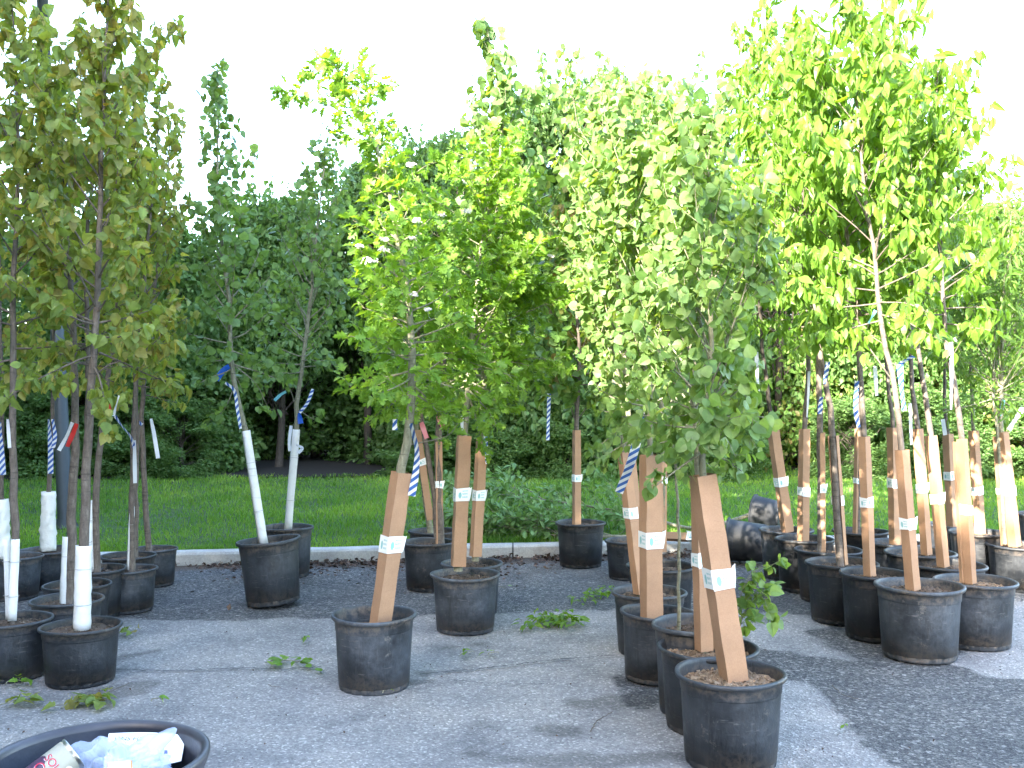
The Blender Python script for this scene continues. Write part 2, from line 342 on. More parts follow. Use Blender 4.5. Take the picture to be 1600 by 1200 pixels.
def place_leaves(acc, kind, pos, dirs, nor, size, m=0):
    tl = LT[kind]; which = rng.integers(0, len(tl), len(pos))
    dirs = nrm(dirs); nor = nrm(nor - dirs * np.sum(nor * dirs, -1, keepdims=True)); X = np.cross(dirs, nor)
    for i, (tv, tf) in enumerate(tl):
        s = which == i
        if not s.any(): continue
        sz = size[s][:, None, None]
        mir = rng.choice([-1, 1], s.sum())[:, None, None]
        cv = rng.uniform(.3, 1.7, s.sum())[:, None, None]
        v = pos[s][:, None] + sz * (tv[None, :, 0:1] * mir * X[s][:, None] + tv[None, :, 1:2] * dirs[s][:, None] + tv[None, :, 2:3] * cv * nor[s][:, None])
        n = len(tv); f = tf[None] + (np.arange(s.sum()) * n)[:, None, None]
        acc.add(v.reshape(-1, 3), f.reshape(-1, 3), m, False)
# ------------------------------------------------------------------ tree growth
KIND = {  # elev0, elev1, leaf size, spacing, droop, twig length fraction, outline, bark
 'maple': dict(e=(32, 68), ls=.063, sp=.024, dr=.62, tw=.42, bark='bark', up=.25),
 'aspen': dict(e=(48, 70), ls=.052, sp=.022, dr=.45, tw=.40, bark='barkg', up=.2),
 'haw': dict(e=(22, 34), ls=.066, sp=.018, dr=.05, tw=.5, bark='barkg', up=.7),
 'elm': dict(e=(42, 58), ls=.088, sp=.023, dr=.75, tw=.45, bark='bark', up=.5),
 'willow': dict(e=(45, 65), ls=.10, sp=.03, dr=.5, tw=.4, bark='barkg', up=.3),
 'spr': dict(e=(40, 60), ls=.05, sp=.026, dr=.4, tw=.45, bark='barkg', up=.3),
}
def rot_dir(d, ang, n=1):
    """random directions at angle ang from d"""
    d = np.asarray(d, float); r = nrm(rng.normal(size=3)); a = nrm(np.cross(d, r)); return nrm(d * math.cos(ang) + a * math.sin(ang))
class Grow:
    def __init__(s, kind, ls=None, dens=1.0):
        s.k = dict(KIND[kind]); s.kind = kind; s.wood = Acc(); s.lp = []; s.ld = []; s.out = []; s.dens = dens
        if ls: s.k['ls'] = ls
    def leaves_on(s, path, s0=.15, sp=None, outv=None):
        sp = (sp or s.k['sp']) / s.dens
        L = np.r_[0, np.cumsum(np.linalg.norm(np.diff(path, axis=0), axis=1))]
        n = int(L[-1] * (1 - s0) / sp) + 1
        t = L[-1] * (s0 + (1 - s0) * (np.arange(n) + rng.uniform(0, 1, n)) / n)
        p = np.stack([np.interp(t, L, path[:, j]) for j in range(3)], -1)
        idx = np.clip(np.searchsorted(L, t) - 1, 0, len(path) - 2); d = nrm(path[idx + 1] - path[idx])
        r = rng.normal(size=(n, 3)); r -= d * np.sum(r * d, -1, keepdims=True); r = nrm(r)
        ang = rng.uniform(.5, 1.1, n)[:, None]
        dd = nrm(d * np.cos(ang) + r * np.sin(ang))
        s.lp.append(p); s.ld.append(dd); s.out.append(np.repeat((outv if outv is not None else d[-1])[None], n, 0))
        # a leaf at the tip
        s.lp.append(path[-1:]); s.ld.append(d[-1:]); s.out.append((outv if outv is not None else d[-1])[None])
    def branch(s, p0, d0, L, r0, twigs=True, curve=None, s0=.3, gravity=0.0, up=0.0, outv=None, tfrac=None):
        n = 7; pts = [np.asarray(p0, float)]; d = nrm(np.asarray(d0, float))
        for i in range(n - 1):
            d = nrm(d + np.array([0, 0, up - gravity]) / n + rng.normal(size=3) * .07)
            pts.append(pts[-1] + d * L / (n - 1))
        path = np.array(pts); s.limb(path, r0, twigs, s0, outv, tfrac); return path
    def limb(s, path, r0, twigs=True, s0=.3, outv=None, tfrac=None, tl=None):
        path = np.asarray(path); n = len(path); L = np.linalg.norm(np.diff(path, axis=0), axis=1).sum()
        tube(s.wood, path, np.linspace(r0, max(r0 * .25, .0009), n), 5 if r0 > .003 else 3, cap=False)
        if not twigs: return
        s.leaves_on(path, max(s0, .35), None, outv)
        step = .062 / s.dens ** .5; nt_ = max(2, int(L * (1 - s0) / step)); tf_ = tfrac or s.k['tw']
        for i in range(nt_):
            u = s0 + (1 - s0) * (i + rng.uniform(0, 1)) / nt_; x = u * (n - 1); a = int(min(x, n - 2)); q = path[a] + (path[a + 1] - path[a]) * (x - a)
            d = nrm(path[a + 1] - path[a]); dd = rot_dir(d, rng.uniform(.5, 1.0)); dd[2] += .15
            l = min(max(.05, (tl or L) * tf_ * (1.1 - u) * rng.uniform(.6, 1.2)), .28)
            m = 4; pp = [q]; 
            for j in range(m - 1):
                dd = nrm(dd + rng.normal(size=3) * .1 + np.array([0, 0, .08])); pp.append(pp[-1] + dd * l / (m - 1))
            pp = np.array(pp); tube(s.wood, pp, np.linspace(.0018, .0007, m), 3, cap=False); s.leaves_on(pp, .1, None, outv)
    def crown_mesh(s, lk=None):
        acc = Acc(); p = np.concatenate(s.lp); d = np.concatenate(s.ld); o = np.concatenate(s.out); n = len(p); k = s.k
        off = k['ls'] * .3
        down = np.array([0, 0, -1.])
        dr = np.clip(k['dr'] + rng.normal(size=(n, 1)) * .22, 0, 1)
        dirs = nrm(d * (1 - dr) + down * dr + rng.normal(size=(n, 3)) * .22)
        nor = o * (1 - k['up']) + np.array([0, 0, 1.]) * k['up'] * 1.3 + rng.normal(size=(n, 3)) * .55
        size = k['ls'] * rng.uniform(.55, 1.2, n)
        place_leaves(acc, lk or {'spr': 'aspen'}.get(s.kind, s.kind), p + d * off, dirs, nor, size)
        s.n = n; return acc
NL = 0
def ribbon(root, pts, wpx, d, mat, dy=-.03, twist=.6):
    """hanging marking tape through photo pixels"""
    p3 = smooth_path([P(x, y, d + dy + .01 * math.sin(3.1 * i)) for i, (x, y) in enumerate(pts)], 14)
    W = wpx * pxm(d); n = len(p3); t = nrm(np.gradient(p3, axis=0)); ph = rng.uniform(-.4, .4) + twist * np.sin(np.linspace(0, 3, n) + rng.uniform(0, 3))
    a = nrm(np.cross(t, np.array([0, 1., 0]))); b = np.cross(t, a)
    side = a * np.cos(ph)[:, None] + b * np.sin(ph)[:, None]
    L = np.r_[0, np.cumsum(np.linalg.norm(np.diff(p3, axis=0), axis=1))]
    v = np.concatenate([p3 - side * W / 2, p3 + side * W / 2]); uv = np.concatenate([np.stack([L, np.zeros(n)], -1), np.stack([L, np.full(n, W)], -1)])
    f = []
    for i in range(n - 1): f += [(i, i + 1, n + i + 1), (i, n + i + 1, n + i)]
    acc = Acc(); acc.add(v, f, 0, True, uv); part(acc, 'marking_tape', M[mat], root, uv=True)
# ------------------------------------------------------------------ pots (built 0.44 m wide, 0.37 m high)
def pot_acc(variant=0, notch=True, k=72):
    a = Acc(); r = np.random.default_rng(variant + 3); ph = r.uniform(0, 6, 4)
    prof = [(0, .004), (.14, .004), (.165, .004), (.172, .0), (.178, .004), (.180, .012), (.1808, .028), (.1812, .032), (.184, .10), (.190, .2), (.196, .290), (.1965, .297), (.200, .300), (.2005, .304), (.203, .345), (.206, .349), (.217, .350), (.2205, .355), (.2215, .362), (.2195, .368), (.214, .3705), (.207, .369), (.2035, .364), (.202, .35), (.198, .31), (.192, .2), (.182, .03), (0, .03)]
    def rf(R, Z, th):
        o = 1 + .007 * np.sin(2 * th + ph[0]) + .004 * np.sin(3 * th + ph[1]) * np.sin(Z * 12 + ph[2]) + .003 * np.sin(5 * th + ph[3])
        o2 = np.where(R > .01, o, 1); Z = Z + .0025 * np.sin(2 * th + ph[2]) * (Z > .3)
        if notch:
            k_ = (np.sin(th * 18) > .3) * (Z < .03) * (Z < .2)
            R = R - .007 * k_ * (R > .17)
        return R * o2, Z
    lathe(a, prof, k, rf=rf); return a
POTS = []
for i in range(4): POTS.append(pot_acc(i).mesh('pot', M['pot']))
def soil_mesh(i, chips=220, z=.315):
    a = Acc(); r = np.random.default_rng(50 + i); nr, k = 9, 36; v = [(0, 0, z + .02)]
    for q in range(1, nr + 1):
        rad = .199 * q / nr
        for j in range(k): th = j * 2 * math.pi / k; v.append((rad * math.cos(th), rad * math.sin(th), z + .012 * r.normal() * .6 + .02 * (1 - (q / nr) ** 2)))
    f = [(0, 1 + j, 1 + (j + 1) % k) for j in range(k)]
    for q in range(nr - 1):
        for j in range(k): A = 1 + q * k + j; B = 1 + q * k + (j + 1) % k; f += [(A, A + k, B + k), (A, B + k, B)]
    a.add(v, f, 0, True)
    for q in range(chips):
        rad = .19 * math.sqrt(r.uniform()); th = r.uniform(0, 6.3); s = r.uniform(.004, .013); R = Euler(tuple(r.uniform(-.7, .7, 2)) + (r.uniform(0, 6),)).to_matrix()
        box(a, (rad * math.cos(th), rad * math.sin(th), z + .02 * (1 - (rad / .2) ** 2) + .006), (s * r.uniform(1, 2.4), s, s * .35), 0, R)
    return a
SOILS = [soil_mesh(i).mesh('soil', M['soil']) for i in range(3)]; CHIPS = [soil_mesh(8, 420).mesh('soil', M['bark_chip'])]
def quadrow(v0, v1): pass
def sleeve(root, kind, b, t, w, rot=.5, open_=False, lab=None, flat=1.0):
    """tree guard from bottom point b to top point t, w metres wide"""
    b = np.asarray(b); t = np.asarray(t); ax = nrm(t - b); x = nrm(np.cross(ax, [0, -1., 0])); y = np.cross(ax, x)
    acc = Acc(); n = 10 if kind != 'bag' else 14
    if kind == 'card':
        s = w / (abs(math.cos(rot)) + abs(math.sin(rot))) / 2 * 1.02
        prof = [(-s, -s), (s, -s), (s, s), (-s, s)]
        if open_: prof = [(s, s), (s, -s), (-s, -s), (-s, s * .2)]
    elif kind == 'white':
        if open_ == 'square':
            s = w / (abs(math.cos(rot)) + abs(math.sin(rot))) / 2; prof = [(-s, -s), (s, -s), (s, s), (-s, s)]; open_ = False
        else:
            s = w / 2; prof = [(s * math.cos(q), s * math.sin(q)) for q in np.arange(10) * 2 * math.pi / 10 + .3]
            if open_: prof = [(s * math.cos(q), s * math.sin(q)) for q in np.linspace(-2.7, .4, 8)]
    else:
        s = w / 2; prof = [(s * math.cos(q), s * math.sin(q)) for q in np.arange(16) * 2 * math.pi / 16]
    prof = np.array(prof); cr, sr = math.cos(rot), math.sin(rot)
    if kind != 'white' or open_ is False: prof = prof @ np.array([[cr, sr], [-sr, cr]])
    closed = not open_; k = len(prof); th = .0022
    wob = rng.normal(size=(n + 1, k, 2)) * (w * (.012 if kind == 'card' else .015 if kind == 'white' else .035))
    tw = rng.uniform(-.08, .08)
    outer = []; inner = []
    for i in range(n + 1):
        u = i / n; c = b + (t - b) * u; sc_ = 1.0
        if kind == 'bag': sc_ = 1 - .18 * u + .02 * math.sin(9 * u)
        if kind == 'white': sc_ = 1.04 - .1 * u
        if kind == 'card': sc_ = 1.02 - .05 * u
        if open_ and kind == 'card': sc_ *= 1 + .25 * (1 - u) * 0
        a_ = tw * (u - .5); R2 = np.array([[math.cos(a_), math.sin(a_)], [-math.sin(a_), math.cos(a_)]])
        pr = (prof @ R2) * sc_ + wob[i]
        if kind == 'card' and i not in (0, n): pr = pr
        q = c + pr[:, :1] * x + pr[:, 1:] * y; outer.append(q)
        ln = np.linalg.norm(pr, axis=1, keepdims=True); pi_ = pr * (1 - th / np.maximum(ln, .005)); inner.append(c + pi_[:, :1] * x + pi_[:, 1:] * y)
    O = np.array(outer).reshape(-1, 3); I = np.array(inner).reshape(-1, 3); nv = len(O); f = []
    for i in range(n):
        for j in range(k if closed else k - 1):
            j2 = (j + 1) % k; A, B, D, E = i * k + j, i * k + j2, (i + 1) * k + j2, (i + 1) * k + j
            f += [(A, B, D), (A, D, E), (nv + A, nv + D, nv + B), (nv + A, nv + E, nv + D)]
    for i in (0, n):
        for j in range(k if closed else k - 1):
            j2 = (j + 1) % k; A, B = i * k + j, i * k + j2; f += [(A, B, nv + B), (A, nv + B, nv + A)] if i else [(A, nv + B, B), (A, nv + A, nv + B)]
    if not closed:
        for i in range(n):
            for j in (0, k - 1): A, E = i * k + j, (i + 1) * k + j; f += [(A, E, nv + E), (A, nv + E, nv + A)]
    # flat faces for card: give every wall its own vertices
    V = np.concatenate([O, I]); f = np.array(f)
    acc.add(V, f, 0, kind != 'card')
    so = part(acc, {'card': 'cardboard_sleeve', 'white': 'white_sleeve', 'bag': 'bag_wrap'}[kind], M[{'card': 'card', 'white': 'white', 'bag': 'bagw'}[kind]], root)
    L = np.linalg.norm(t - b)
    if lab is not None:
        c = b + (t - b) * lab; h = min(.085, w * .85) if lab is not None else .05; tilt = rng.uniform(-.12, .12)
        acc = Acc(); pr = prof * 1.0; k2 = len(pr)
        for j in range(k2 if closed else k2 - 1):
            j2 = (j + 1) % k2; vs = []
            for (q, u_) in ((pr[j], 0), (pr[j2], 1)):
                qq = q * (1 + .0035 / np.linalg.norm(q)) * 1.03
                for zz in (-.5, .5):
                    wig = rng.normal() * .0025
                    vs.append(c + ax * (zz * h + tilt * qq[0] + wig) + x * qq[0] + y * qq[1])
            acc.add(vs, [(0, 2, 3), (0, 3, 1)], 0, False, [(0, 0), (0, 1), (1, 0), (1, 1)])
        if rng.uniform() < .6:   # loose end of the tape
            q = pr[1] * 1.06; e = x * (1 if q[0] > 0 else -1)
            acc.add([c + x * q[0] + y * q[1] - ax * h * .5, c + x * q[0] + y * q[1] + ax * h * .5, c + x * q[0] + y * q[1] + e * .014 + ax * h * .62, c + x * q[0] + y * q[1] + e * .008 - ax * h * .1], [(0, 3, 2), (0, 2, 1)], 0, False, [(0, 0), (0, 1), (.1, 1), (.1, 0)])
        part(acc, 'label_tape', M['label'], root, uv=True, parent=so)
    elif kind == 'white' and L > .3:
        for u in (.3, .72):
            acc = Acc()
            c = b + (t - b) * u; th_ = np.linspace(0, 2 * math.pi, 15); s2 = w / 2 * 1.06
            tube(acc, c + s2 * (np.cos(th_)[:, None] * x + np.sin(th_)[:, None] * y) + rng.normal() * .002, .0012, 4, cap=False)
            part(acc, 'tie_wire', M['wire'], root, parent=so)
    return so
def potted(D):
    global NL
    cx, ry, w, bot = D['pot']; HT = .37
    if D.get('d'): d = D['d']
    elif bot: d = CAMZ * F / (bot - 615) ; d += .5 * w * d / F * .82
    else: d = 1.13 * F / (ry - 615)
    Wd = w * d / F; rz = CAMZ - (ry - 615) * d / F
    if not bot: rz = min(max(rz, .32), .42)
    if D.get('z0'): rz = rz
    z0 = D.get('z0', 0.0)
    x = (cx - 800) / F * d
    root = thing(D.get('name', 'potted_tree'), (x, d, z0), D['label'], D.get('cat', 'potted tree'), D.get('group'))
    s = Wd / .44; sz = max(.25, rz - z0) / .37
    rotz = rng.uniform(0, 6.28); tilt = D.get('tilt', 0)
    pot = link('pot', POTS[int(rng.integers(4))], root); pot.scale = (s, s, sz)
    E = (Euler((0, tilt, 0)).to_matrix() @ Euler((0, 0, rotz)).to_matrix()).to_euler(); pot.rotation_euler = E
    if tilt: pot.location = (0, 0, abs(math.sin(tilt)) * .18 * s)
    soil = link('soil', (CHIPS[0] if D.get('chips') else SOILS[int(rng.integers(3))]), root); soil.scale = (s * .985, s * .985, sz * D.get('fill', 1.0)); soil.rotation_euler = E; soil.location = pot.location
    zs = z0 + sz * .32 * D.get('fill', 1.0)
    # sleeves
    dt = d + D.get('dy', 0)
    top = None
    for S in D.get('sl', []):
        kd, (x0, y0), (x1, y1), ww = S[:4]; kw = S[4] if len(S) > 4 else {}
        dd = dt + kw.pop('dy', 0); dt2 = dd + kw.pop('lean', 0)
        a_, b_ = P(x0, y0, dd), P(x1, y1, dt2)
        a_[2] = min(a_[2], zs + .03) if kw.pop('sink', True) else a_[2]
        sleeve(root, kd, a_, b_, ww * d / F, **kw)
        if top is None and ww >= 13 and not kw.get('open_') == True: top = (a_, b_, ww * d / F)
    # trunks
    kind = D.get('kind', 'maple')
    G = Grow(kind, D.get('ls'), D.get('dens', 1.0)); G.k['ls'] *= D.get('lsc', 1.0)
    trunks = D['tr'] if isinstance(D['tr'][0], list) else [D['tr']]
    for ti, tr in enumerate(trunks):
        pts = [P(q[0], q[1], dt + (q[2] if len(q) > 2 else 0)) for q in tr]
        pts[0][2] = zs - .02 if ti == 0 else pts[0][2]
        if top is not None and ti == 0: pts = [top[0] + (top[0] - top[1]) * .04, (top[0] + top[1]) / 2, top[1]] + pts[2:]
        path = smooth_path(pts, 26); hi_ = path[:, 2] > (top[1][2] if top is not None else 9e9); path[3:-1] += rng.normal(size=(22, 3)) * .0035 * (hi_ | (top is None))[3:-1, None]
        r0 = D.get('r', 7) * d / F * (1 if ti == 0 else .7); r = r0 * (1 - np.linspace(0, 1, 26) ** 1.1 * .88)
        if top is not None and ti == 0: r = np.where(path[:, 2] < top[1][2] + .03, np.minimum(r, top[2] * .3), np.minimum(r, top[2] * .42))
        tube(G.wood, path, r, 10)
        # crown
        cr = np.array(D['cr'] if ti == 0 else D.get('cr%d' % (ti + 1), D['cr']), float); cr = cr[np.argsort(cr[:, 0])]
        yt = cr[:, 0]; zc = CAMZ - (yt - 615) * d / F; Rw = cr[:, 1] * d / F
        o = np.argsort(zc); zc = zc[o]; Rw = Rw[o]
        nb = D.get('nb', 30) if ti == 0 else int(D.get('nb', 30) * .7); zlo, zhi = zc[0], min(zc[-1], path[-1, 2])
        e0, e1 = [math.radians(q) for q in G.k['e']]; az = rng.uniform(0, 6.28)
        L_ = path[:, 2]
        for i in range(nb):
            u = ((i + rng.uniform(0, .8)) / nb) ** 1.0; elev = e0 + (e1 - e0) * u * .6 + rng.normal() * .08
            z = zlo + (zhi - zlo) * u; az += 2.4 + rng.normal() * .3
            reach = np.interp(z + .25, zc, Rw)
            if u < .3: elev = elev * (u / .3) - (.55 if D.get('low') else .25) * (1 - u / .3)
            z2 = z - reach * .5 * math.tan(elev)
            z2 = max(z2, zlo + .02)
            p0 = np.array([np.interp(z2, L_, path[:, j]) for j in range(3)])
            tgt = reach * rng.uniform(.55, 1.08)
            bias = D.get('bias')
            hd = np.array([math.cos(az), math.sin(az) * .9, 0])
            if bias is not None: hd = nrm(hd + np.array([bias, 0, 0]))
            dir0 = hd * math.cos(elev) + np.array([0, 0, math.sin(elev)])
            L = max(.08, tgt / math.cos(min(elev + .15, 1.35)))
            ri = np.interp(z2, L_, r) * .45
            G.branch(p0, dir0, L, max(.0025, min(ri, .0065)), s0=.25, up=(.5 if kind in ('maple', 'aspen', 'spr') else .1) * min(1, u / .3), gravity=.0 if kind != 'elm' else .25, outv=hd)
        if D.get('leader', True):
            q = path[path[:, 2] > zlo + .35 * (zhi - zlo)]
            if len(q) > 3: G.limb(q, .003, s0=.1, outv=np.array([0, 0, 1.]), tl=.45)
    for lb in D.get('limbs', []):
        pts = smooth_path([P(q[0], q[1], dt + (q[2] if len(q) > 2 else 0)) for q in lb['p']], 12)
        G.limb(pts, lb.get('r', .005), True, lb.get('s0', .2), None, tl=lb.get('tl'))
    part(G.wood, 'trunk', M[D.get('bark', G.k['bark'])], root)
    cm = G.crown_mesh(); part(cm, 'crown', M[D.get('mat', kind)], root); NL += G.n
    if D.get('flowers'):
        for (fx, fy, fr) in D['flowers']:
            acc = Acc(); c = P(fx, fy, dt - .22); R_ = fr * d / F
            for q in range(26):
                o_ = nrm(rng.normal(size=3)) * R_ * rng.uniform(.2, 1); o_[2] *= .5; cc = c + o_; nn = nrm(o_ + np.array([0, -.03, .03])); a1 = nrm(np.cross(nn, [.3, .2, 1])); a2 = np.cross(nn, a1)
                for pz in range(5):
                    an = pz * 1.257; e1_ = a1 * math.cos(an) + a2 * math.sin(an); e2_ = a1 * math.cos(an + .9) + a2 * math.sin(an + .9); g = .006
                    acc.add([cc, cc + e1_ * g + nn * .002, cc + (e1_ + e2_) * g * .62 + nn * .003, cc + e2_ * g + nn * .002], [(0, 1, 2), (0, 2, 3)])
            tube(acc, [c + np.array([0, .2, -.03]), c + np.array([0, .08, -.03]), c], .0012, 3)
            part(acc, 'flower_cluster', M['flower'], root)
    for (mt, pts, wp) in D.get('rib', []): ribbon(root, pts, wp, dt, mat=mt, dy=D.get('rdy', -.03))
    return root
# ================================================================== ground
def vnoise(x, y, s, seed=0):
    r = np.random.default_rng(seed); G = r.uniform(-1, 1, (64, 64)); X = x * s + 100; Y = y * s + 100
    i = np.floor(X).astype(int); j = np.floor(Y).astype(int); u = X - i; v = Y - j; u = u * u * (3 - 2 * u); v = v * v * (3 - 2 * v)
    g = lambda a, b: G[a % 64, b % 64]
    return (g(i, j) * (1 - u) + g(i + 1, j) * u) * (1 - v) + (g(i, j + 1) * (1 - u) + g(i + 1, j + 1) * u) * v
def poly_mask(X, Y, px):
    """soft mask of a patch whose outline is given where it lies on the ground"""
    pts = np.array([gp(a, b) for a, b in px]); ins = np.zeros(X.shape, bool); dm = np.full(X.shape, 1e9); n = len(pts)
    for i in range(n):
        x1, y1 = pts[i]; x2, y2 = pts[(i + 1) % n]
        c = ((y1 > Y) != (y2 > Y)) & (X < (x2 - x1) * (Y - y1) / (y2 - y1 + 1e-12) + x1); ins ^= c
        t = np.clip(((X - x1) * (x2 - x1) + (Y - y1) * (y2 - y1)) / ((x2 - x1) ** 2 + (y2 - y1) ** 2 + 1e-12), 0, 1)
        dm = np.minimum(dm, np.hypot(X - x1 - t * (x2 - x1), Y - y1 - t * (y2 - y1)))
    return np.where(ins, dm, -dm)
def line_mask(X, Y, px):
    pts = np.array([gp(a, b) for a, b in px]); dm = np.full(X.shape, 1e9)
    for i in range(len(pts) - 1):
        x1, y1 = pts[i]; x2, y2 = pts[i + 1]
        t = np.clip(((X - x1) * (x2 - x1) + (Y - y1) * (y2 - y1)) / ((x2 - x1) ** 2 + (y2 - y1) ** 2 + 1e-12), 0, 1)
        dm = np.minimum(dm, np.hypot(X - x1 - t * (x2 - x1), Y - y1 - t * (y2 - y1)))
    return dm
def pavement():
    xs = np.r_[-60, -30, -15, -8, np.arange(-5.5, 6.5, .03), 8, 15, 30, 60]; ts = np.r_[-45, -20, -8, -2, np.arange(1.6, 9.2, .03)]
    X, T = np.meshgrid(xs, ts); K = kerb_y(X); Y = T + (K - 9.1) * np.clip(T / 9.1, 0, 1) ; Y[-1] = K[-1] - .0
    dip = .006 * vnoise(X, Y, .8, 3) + .002 * vnoise(X, Y, 4, 4); dip *= (Y > 0) * (Y < 9); Z = dip
    v = np.stack([X, Y, Z], -1).reshape(-1, 3); nx = len(xs); ny = len(ts)
    i = np.arange(ny - 1)[:, None] * nx; j = np.arange(nx - 1)[None]; A = i + j; f = np.concatenate([np.stack([A, A + 1, A + nx + 1], -1).reshape(-1, 3), np.stack([A, A + nx + 1, A + nx], -1).reshape(-1, 3)])
    acc = Acc(); acc.add(v, f, 0, True)
    m, t, b, out = newmat('asphalt')
    me = acc.mesh('pavement', m); x, y = v[:, 0], v[:, 1]
    wob = .09 * vnoise(x, y, 1.6, 31) + .06 * vnoise(x, y, 4, 1) + .035 * vnoise(x, y, 11, 2)
    # rough weathered surface: strip by the kerb, patch at the right
    rough = np.maximum(y - (gp(800, 962)[1] + .12 * x * 0 + .18 * np.sin(x * 1.3 + 1) + .05), poly_mask(x, y, [(1190, 1012), (1330, 1030), (1260, 985), (1330, 968), (1500, 960), (1640, 940), (2400, 980), (3400, 1400), (2500, 2400), (1480, 1260), (1390, 1195), (1320, 1130), (1265, 1068), (1150, 1060), (1010, 1110), (960, 1060), (980, 1010), (1100, 1000)]))
    rough = np.clip((rough + wob) / .12 + .5, 0, 1)
    lightp = poly_mask(x, y, [(1560, 1058), (1500, 1036), (1560, 1010), (1575, 945), (1800, 930), (1800, 1040)])
    rough *= 1 - np.clip((lightp + wob) / .08 + .5, 0, 1)
    st = np.zeros(len(x))
    for pts, wd in (([(640, 1052), (700, 1048), (800, 1030), (960, 1022), (1010, 1060)], .09), ([(640, 1068), (690, 1062)], .1), ([(565, 1105), (620, 1100), (690, 1092)], .07), ([(735, 1085), (745, 1110), (750, 1135)], .08), ([(900, 1100), (1020, 1090)], .08), ([(840, 1140), (880, 1142)], .07), ([(600, 1225), (640, 1260)], .08), ([(740, 1180), (780, 1190), (1050, 1180)], .05), ([(190, 1025), (250, 1015)], .07), ([(690, 1012), (760, 1008)], .03), ([(150, 1085), (230, 1070)], .08), ([(1130, 1230), (1180, 1215), (1260, 1200)], .06)):
        st = np.maximum(st, np.clip((wd * 1.1 - line_mask(x, y, pts) + wob * 1.3) / .07, 0, 1))
    st = np.maximum(st, .8 * np.clip((poly_mask(x, y, [(960, 1010), (1150, 990), (1190, 1012), (1160, 1060), (1010, 1100), (960, 1060)]) + wob) / .1, 0, 1))
    # sandy patches of dust in the rough strip
    sand = np.clip(vnoise(x, y, 1.1, 9) * 1.2 + vnoise(x, y, 5, 8) * .5, 0, 1) * np.clip((y - kerb_y(x) + 1.6) / .8, 0, 1)
    dirt = np.clip(1.15 - (kerb_y(x) - y) / (.30 + .22 * vnoise(x, y, .9, 41)), 0, 1)
    for nm_, ar in (('rough', rough), ('stain', st), ('sand', sand), ('dirt', dirt)):
        at = me.attributes.new(nm_, 'FLOAT', 'POINT'); at.data.foreach_set('value', ar.astype(np.float32))
    tc = t.nodes.new('ShaderNodeTexCoord'); V = tc.outputs['Object']
    A_ = {k: N(t, 'ShaderNodeAttribute', attribute_name=k).outputs['Fac'] for k in ('rough', 'stain', 'sand', 'dirt')}
    nb = noise(t, 2.0, V, 6, .65); nf = noise(t, 28, V, 5, .75); nff = noise(t, 170, V, 3, .8)
    vo = N(t, 'ShaderNodeTexVoronoi'); vo.inputs['Scale'].default_value = 105; t.links.new(V, vo.inputs['Vector']); sep = t.nodes.new('ShaderNodeSeparateColor'); t.links.new(vo.outputs['Color'], sep.inputs[0])
    vo2 = N(t, 'ShaderNodeTexVoronoi'); vo2.inputs['Scale'].default_value = 60; t.links.new(V, vo2.inputs['Vector']); sep2 = t.nodes.new('ShaderNodeSeparateColor'); t.links.new(vo2.outputs['Color'], sep2.inputs[0])
    sm = ramp(t, sep.outputs[0], [(0, (.175, .168, .165)), (.45, (.228, .218, .212)), (.88, (.28, .268, .26)), (1, (.48, .455, .43))])
    sm = mixc(t, 1.0, sm, ramp(t, nf, [(.3, (.72, .72, .72)), (.65, (1.15, 1.15, 1.15))]), 'MULTIPLY')
    rg = ramp(t, sep2.outputs[0], [(0, (.025, .026, .03)), (.4, (.075, .075, .08)), (.7, (.13, .128, .128)), (.9, (.22, .21, .2)), (1, (.5, .48, .45))])
    rg2 = mixc(t, .5, rg, ramp(t, sep.outputs[1], [(0, (.035, .036, .04)), (.6, (.11, .11, .112)), (.93, (.2, .19, .18)), (1, (.5, .48, .45))]))
    rgm = math_(t, 'ADD', A_['rough'], math_(t, 'MULTIPLY', math_(t, 'SUBTRACT', nf, .5), 1.2))
    c = mixc(t, ramp(t, rgm, [(.36, (0, 0, 0)), (.64, (1, 1, 1))]), sm, rg2)
    c = mixc(t, 1.0, c, ramp(t, nb, [(.32, (.68, .69, .72)), (.5, (1, 1, 1)), (.68, (1.2, 1.17, 1.13))]), 'MULTIPLY')
    sa = math_(t, 'MULTIPLY', A_['sand'], ramp(t, nf, [(.35, (0, 0, 0)), (.6, (1, 1, 1))])); c = mixc(t, math_(t, 'MULTIPLY', sa, .55), c, (.27, .22, .18))
    stm = math_(t, 'ADD', A_['stain'], math_(t, 'MULTIPLY', math_(t, 'SUBTRACT', nf, .5), 3.0))
    sf = ramp(t, stm, [(.25, (0, 0, 0)), (1.0, (1, 1, 1))])
    c = mixc(t, math_(t, 'MULTIPLY', sf, .66), c, mixc(t, 1.0, c, (.33, .32, .31), 'MULTIPLY'))
    dm = math_(t, 'ADD', A_['dirt'], math_(t, 'MULTIPLY', math_(t, 'SUBTRACT', nf, .5), 1.8)); c = mixc(t, ramp(t, dm, [(.25, (0, 0, 0)), (.6, (.9, .9, .9))]), c, ramp(t, nff, [(.3, (.03, .02, .014)), (.7, (.13, .09, .062))]))
    # small random tar specks
    ns = noise(t, 7, V, 6, .8); c = mixc(t, ramp(t, ns, [(.62, (0, 0, 0)), (.70, (.65, .65, .65))]), c, (.06, .056, .05))
    t.links.new(c, b.inputs['Base Color']); b.inputs['Roughness'].default_value = .8; b.inputs['Specular IOR Level'].default_value = .4
    h = math_(t, 'ADD', vo.outputs['Distance'], math_(t, 'MULTIPLY', nff, .6)); h = math_(t, 'MULTIPLY', h, math_(t, 'ADD', math_(t, 'MULTIPLY', A_['rough'], 1.2), .5))
    t.links.new(bump(t, h, .007), b.inputs['Normal'])
    o = link('pavement', me); tag(o, kind='structure')
pavement()
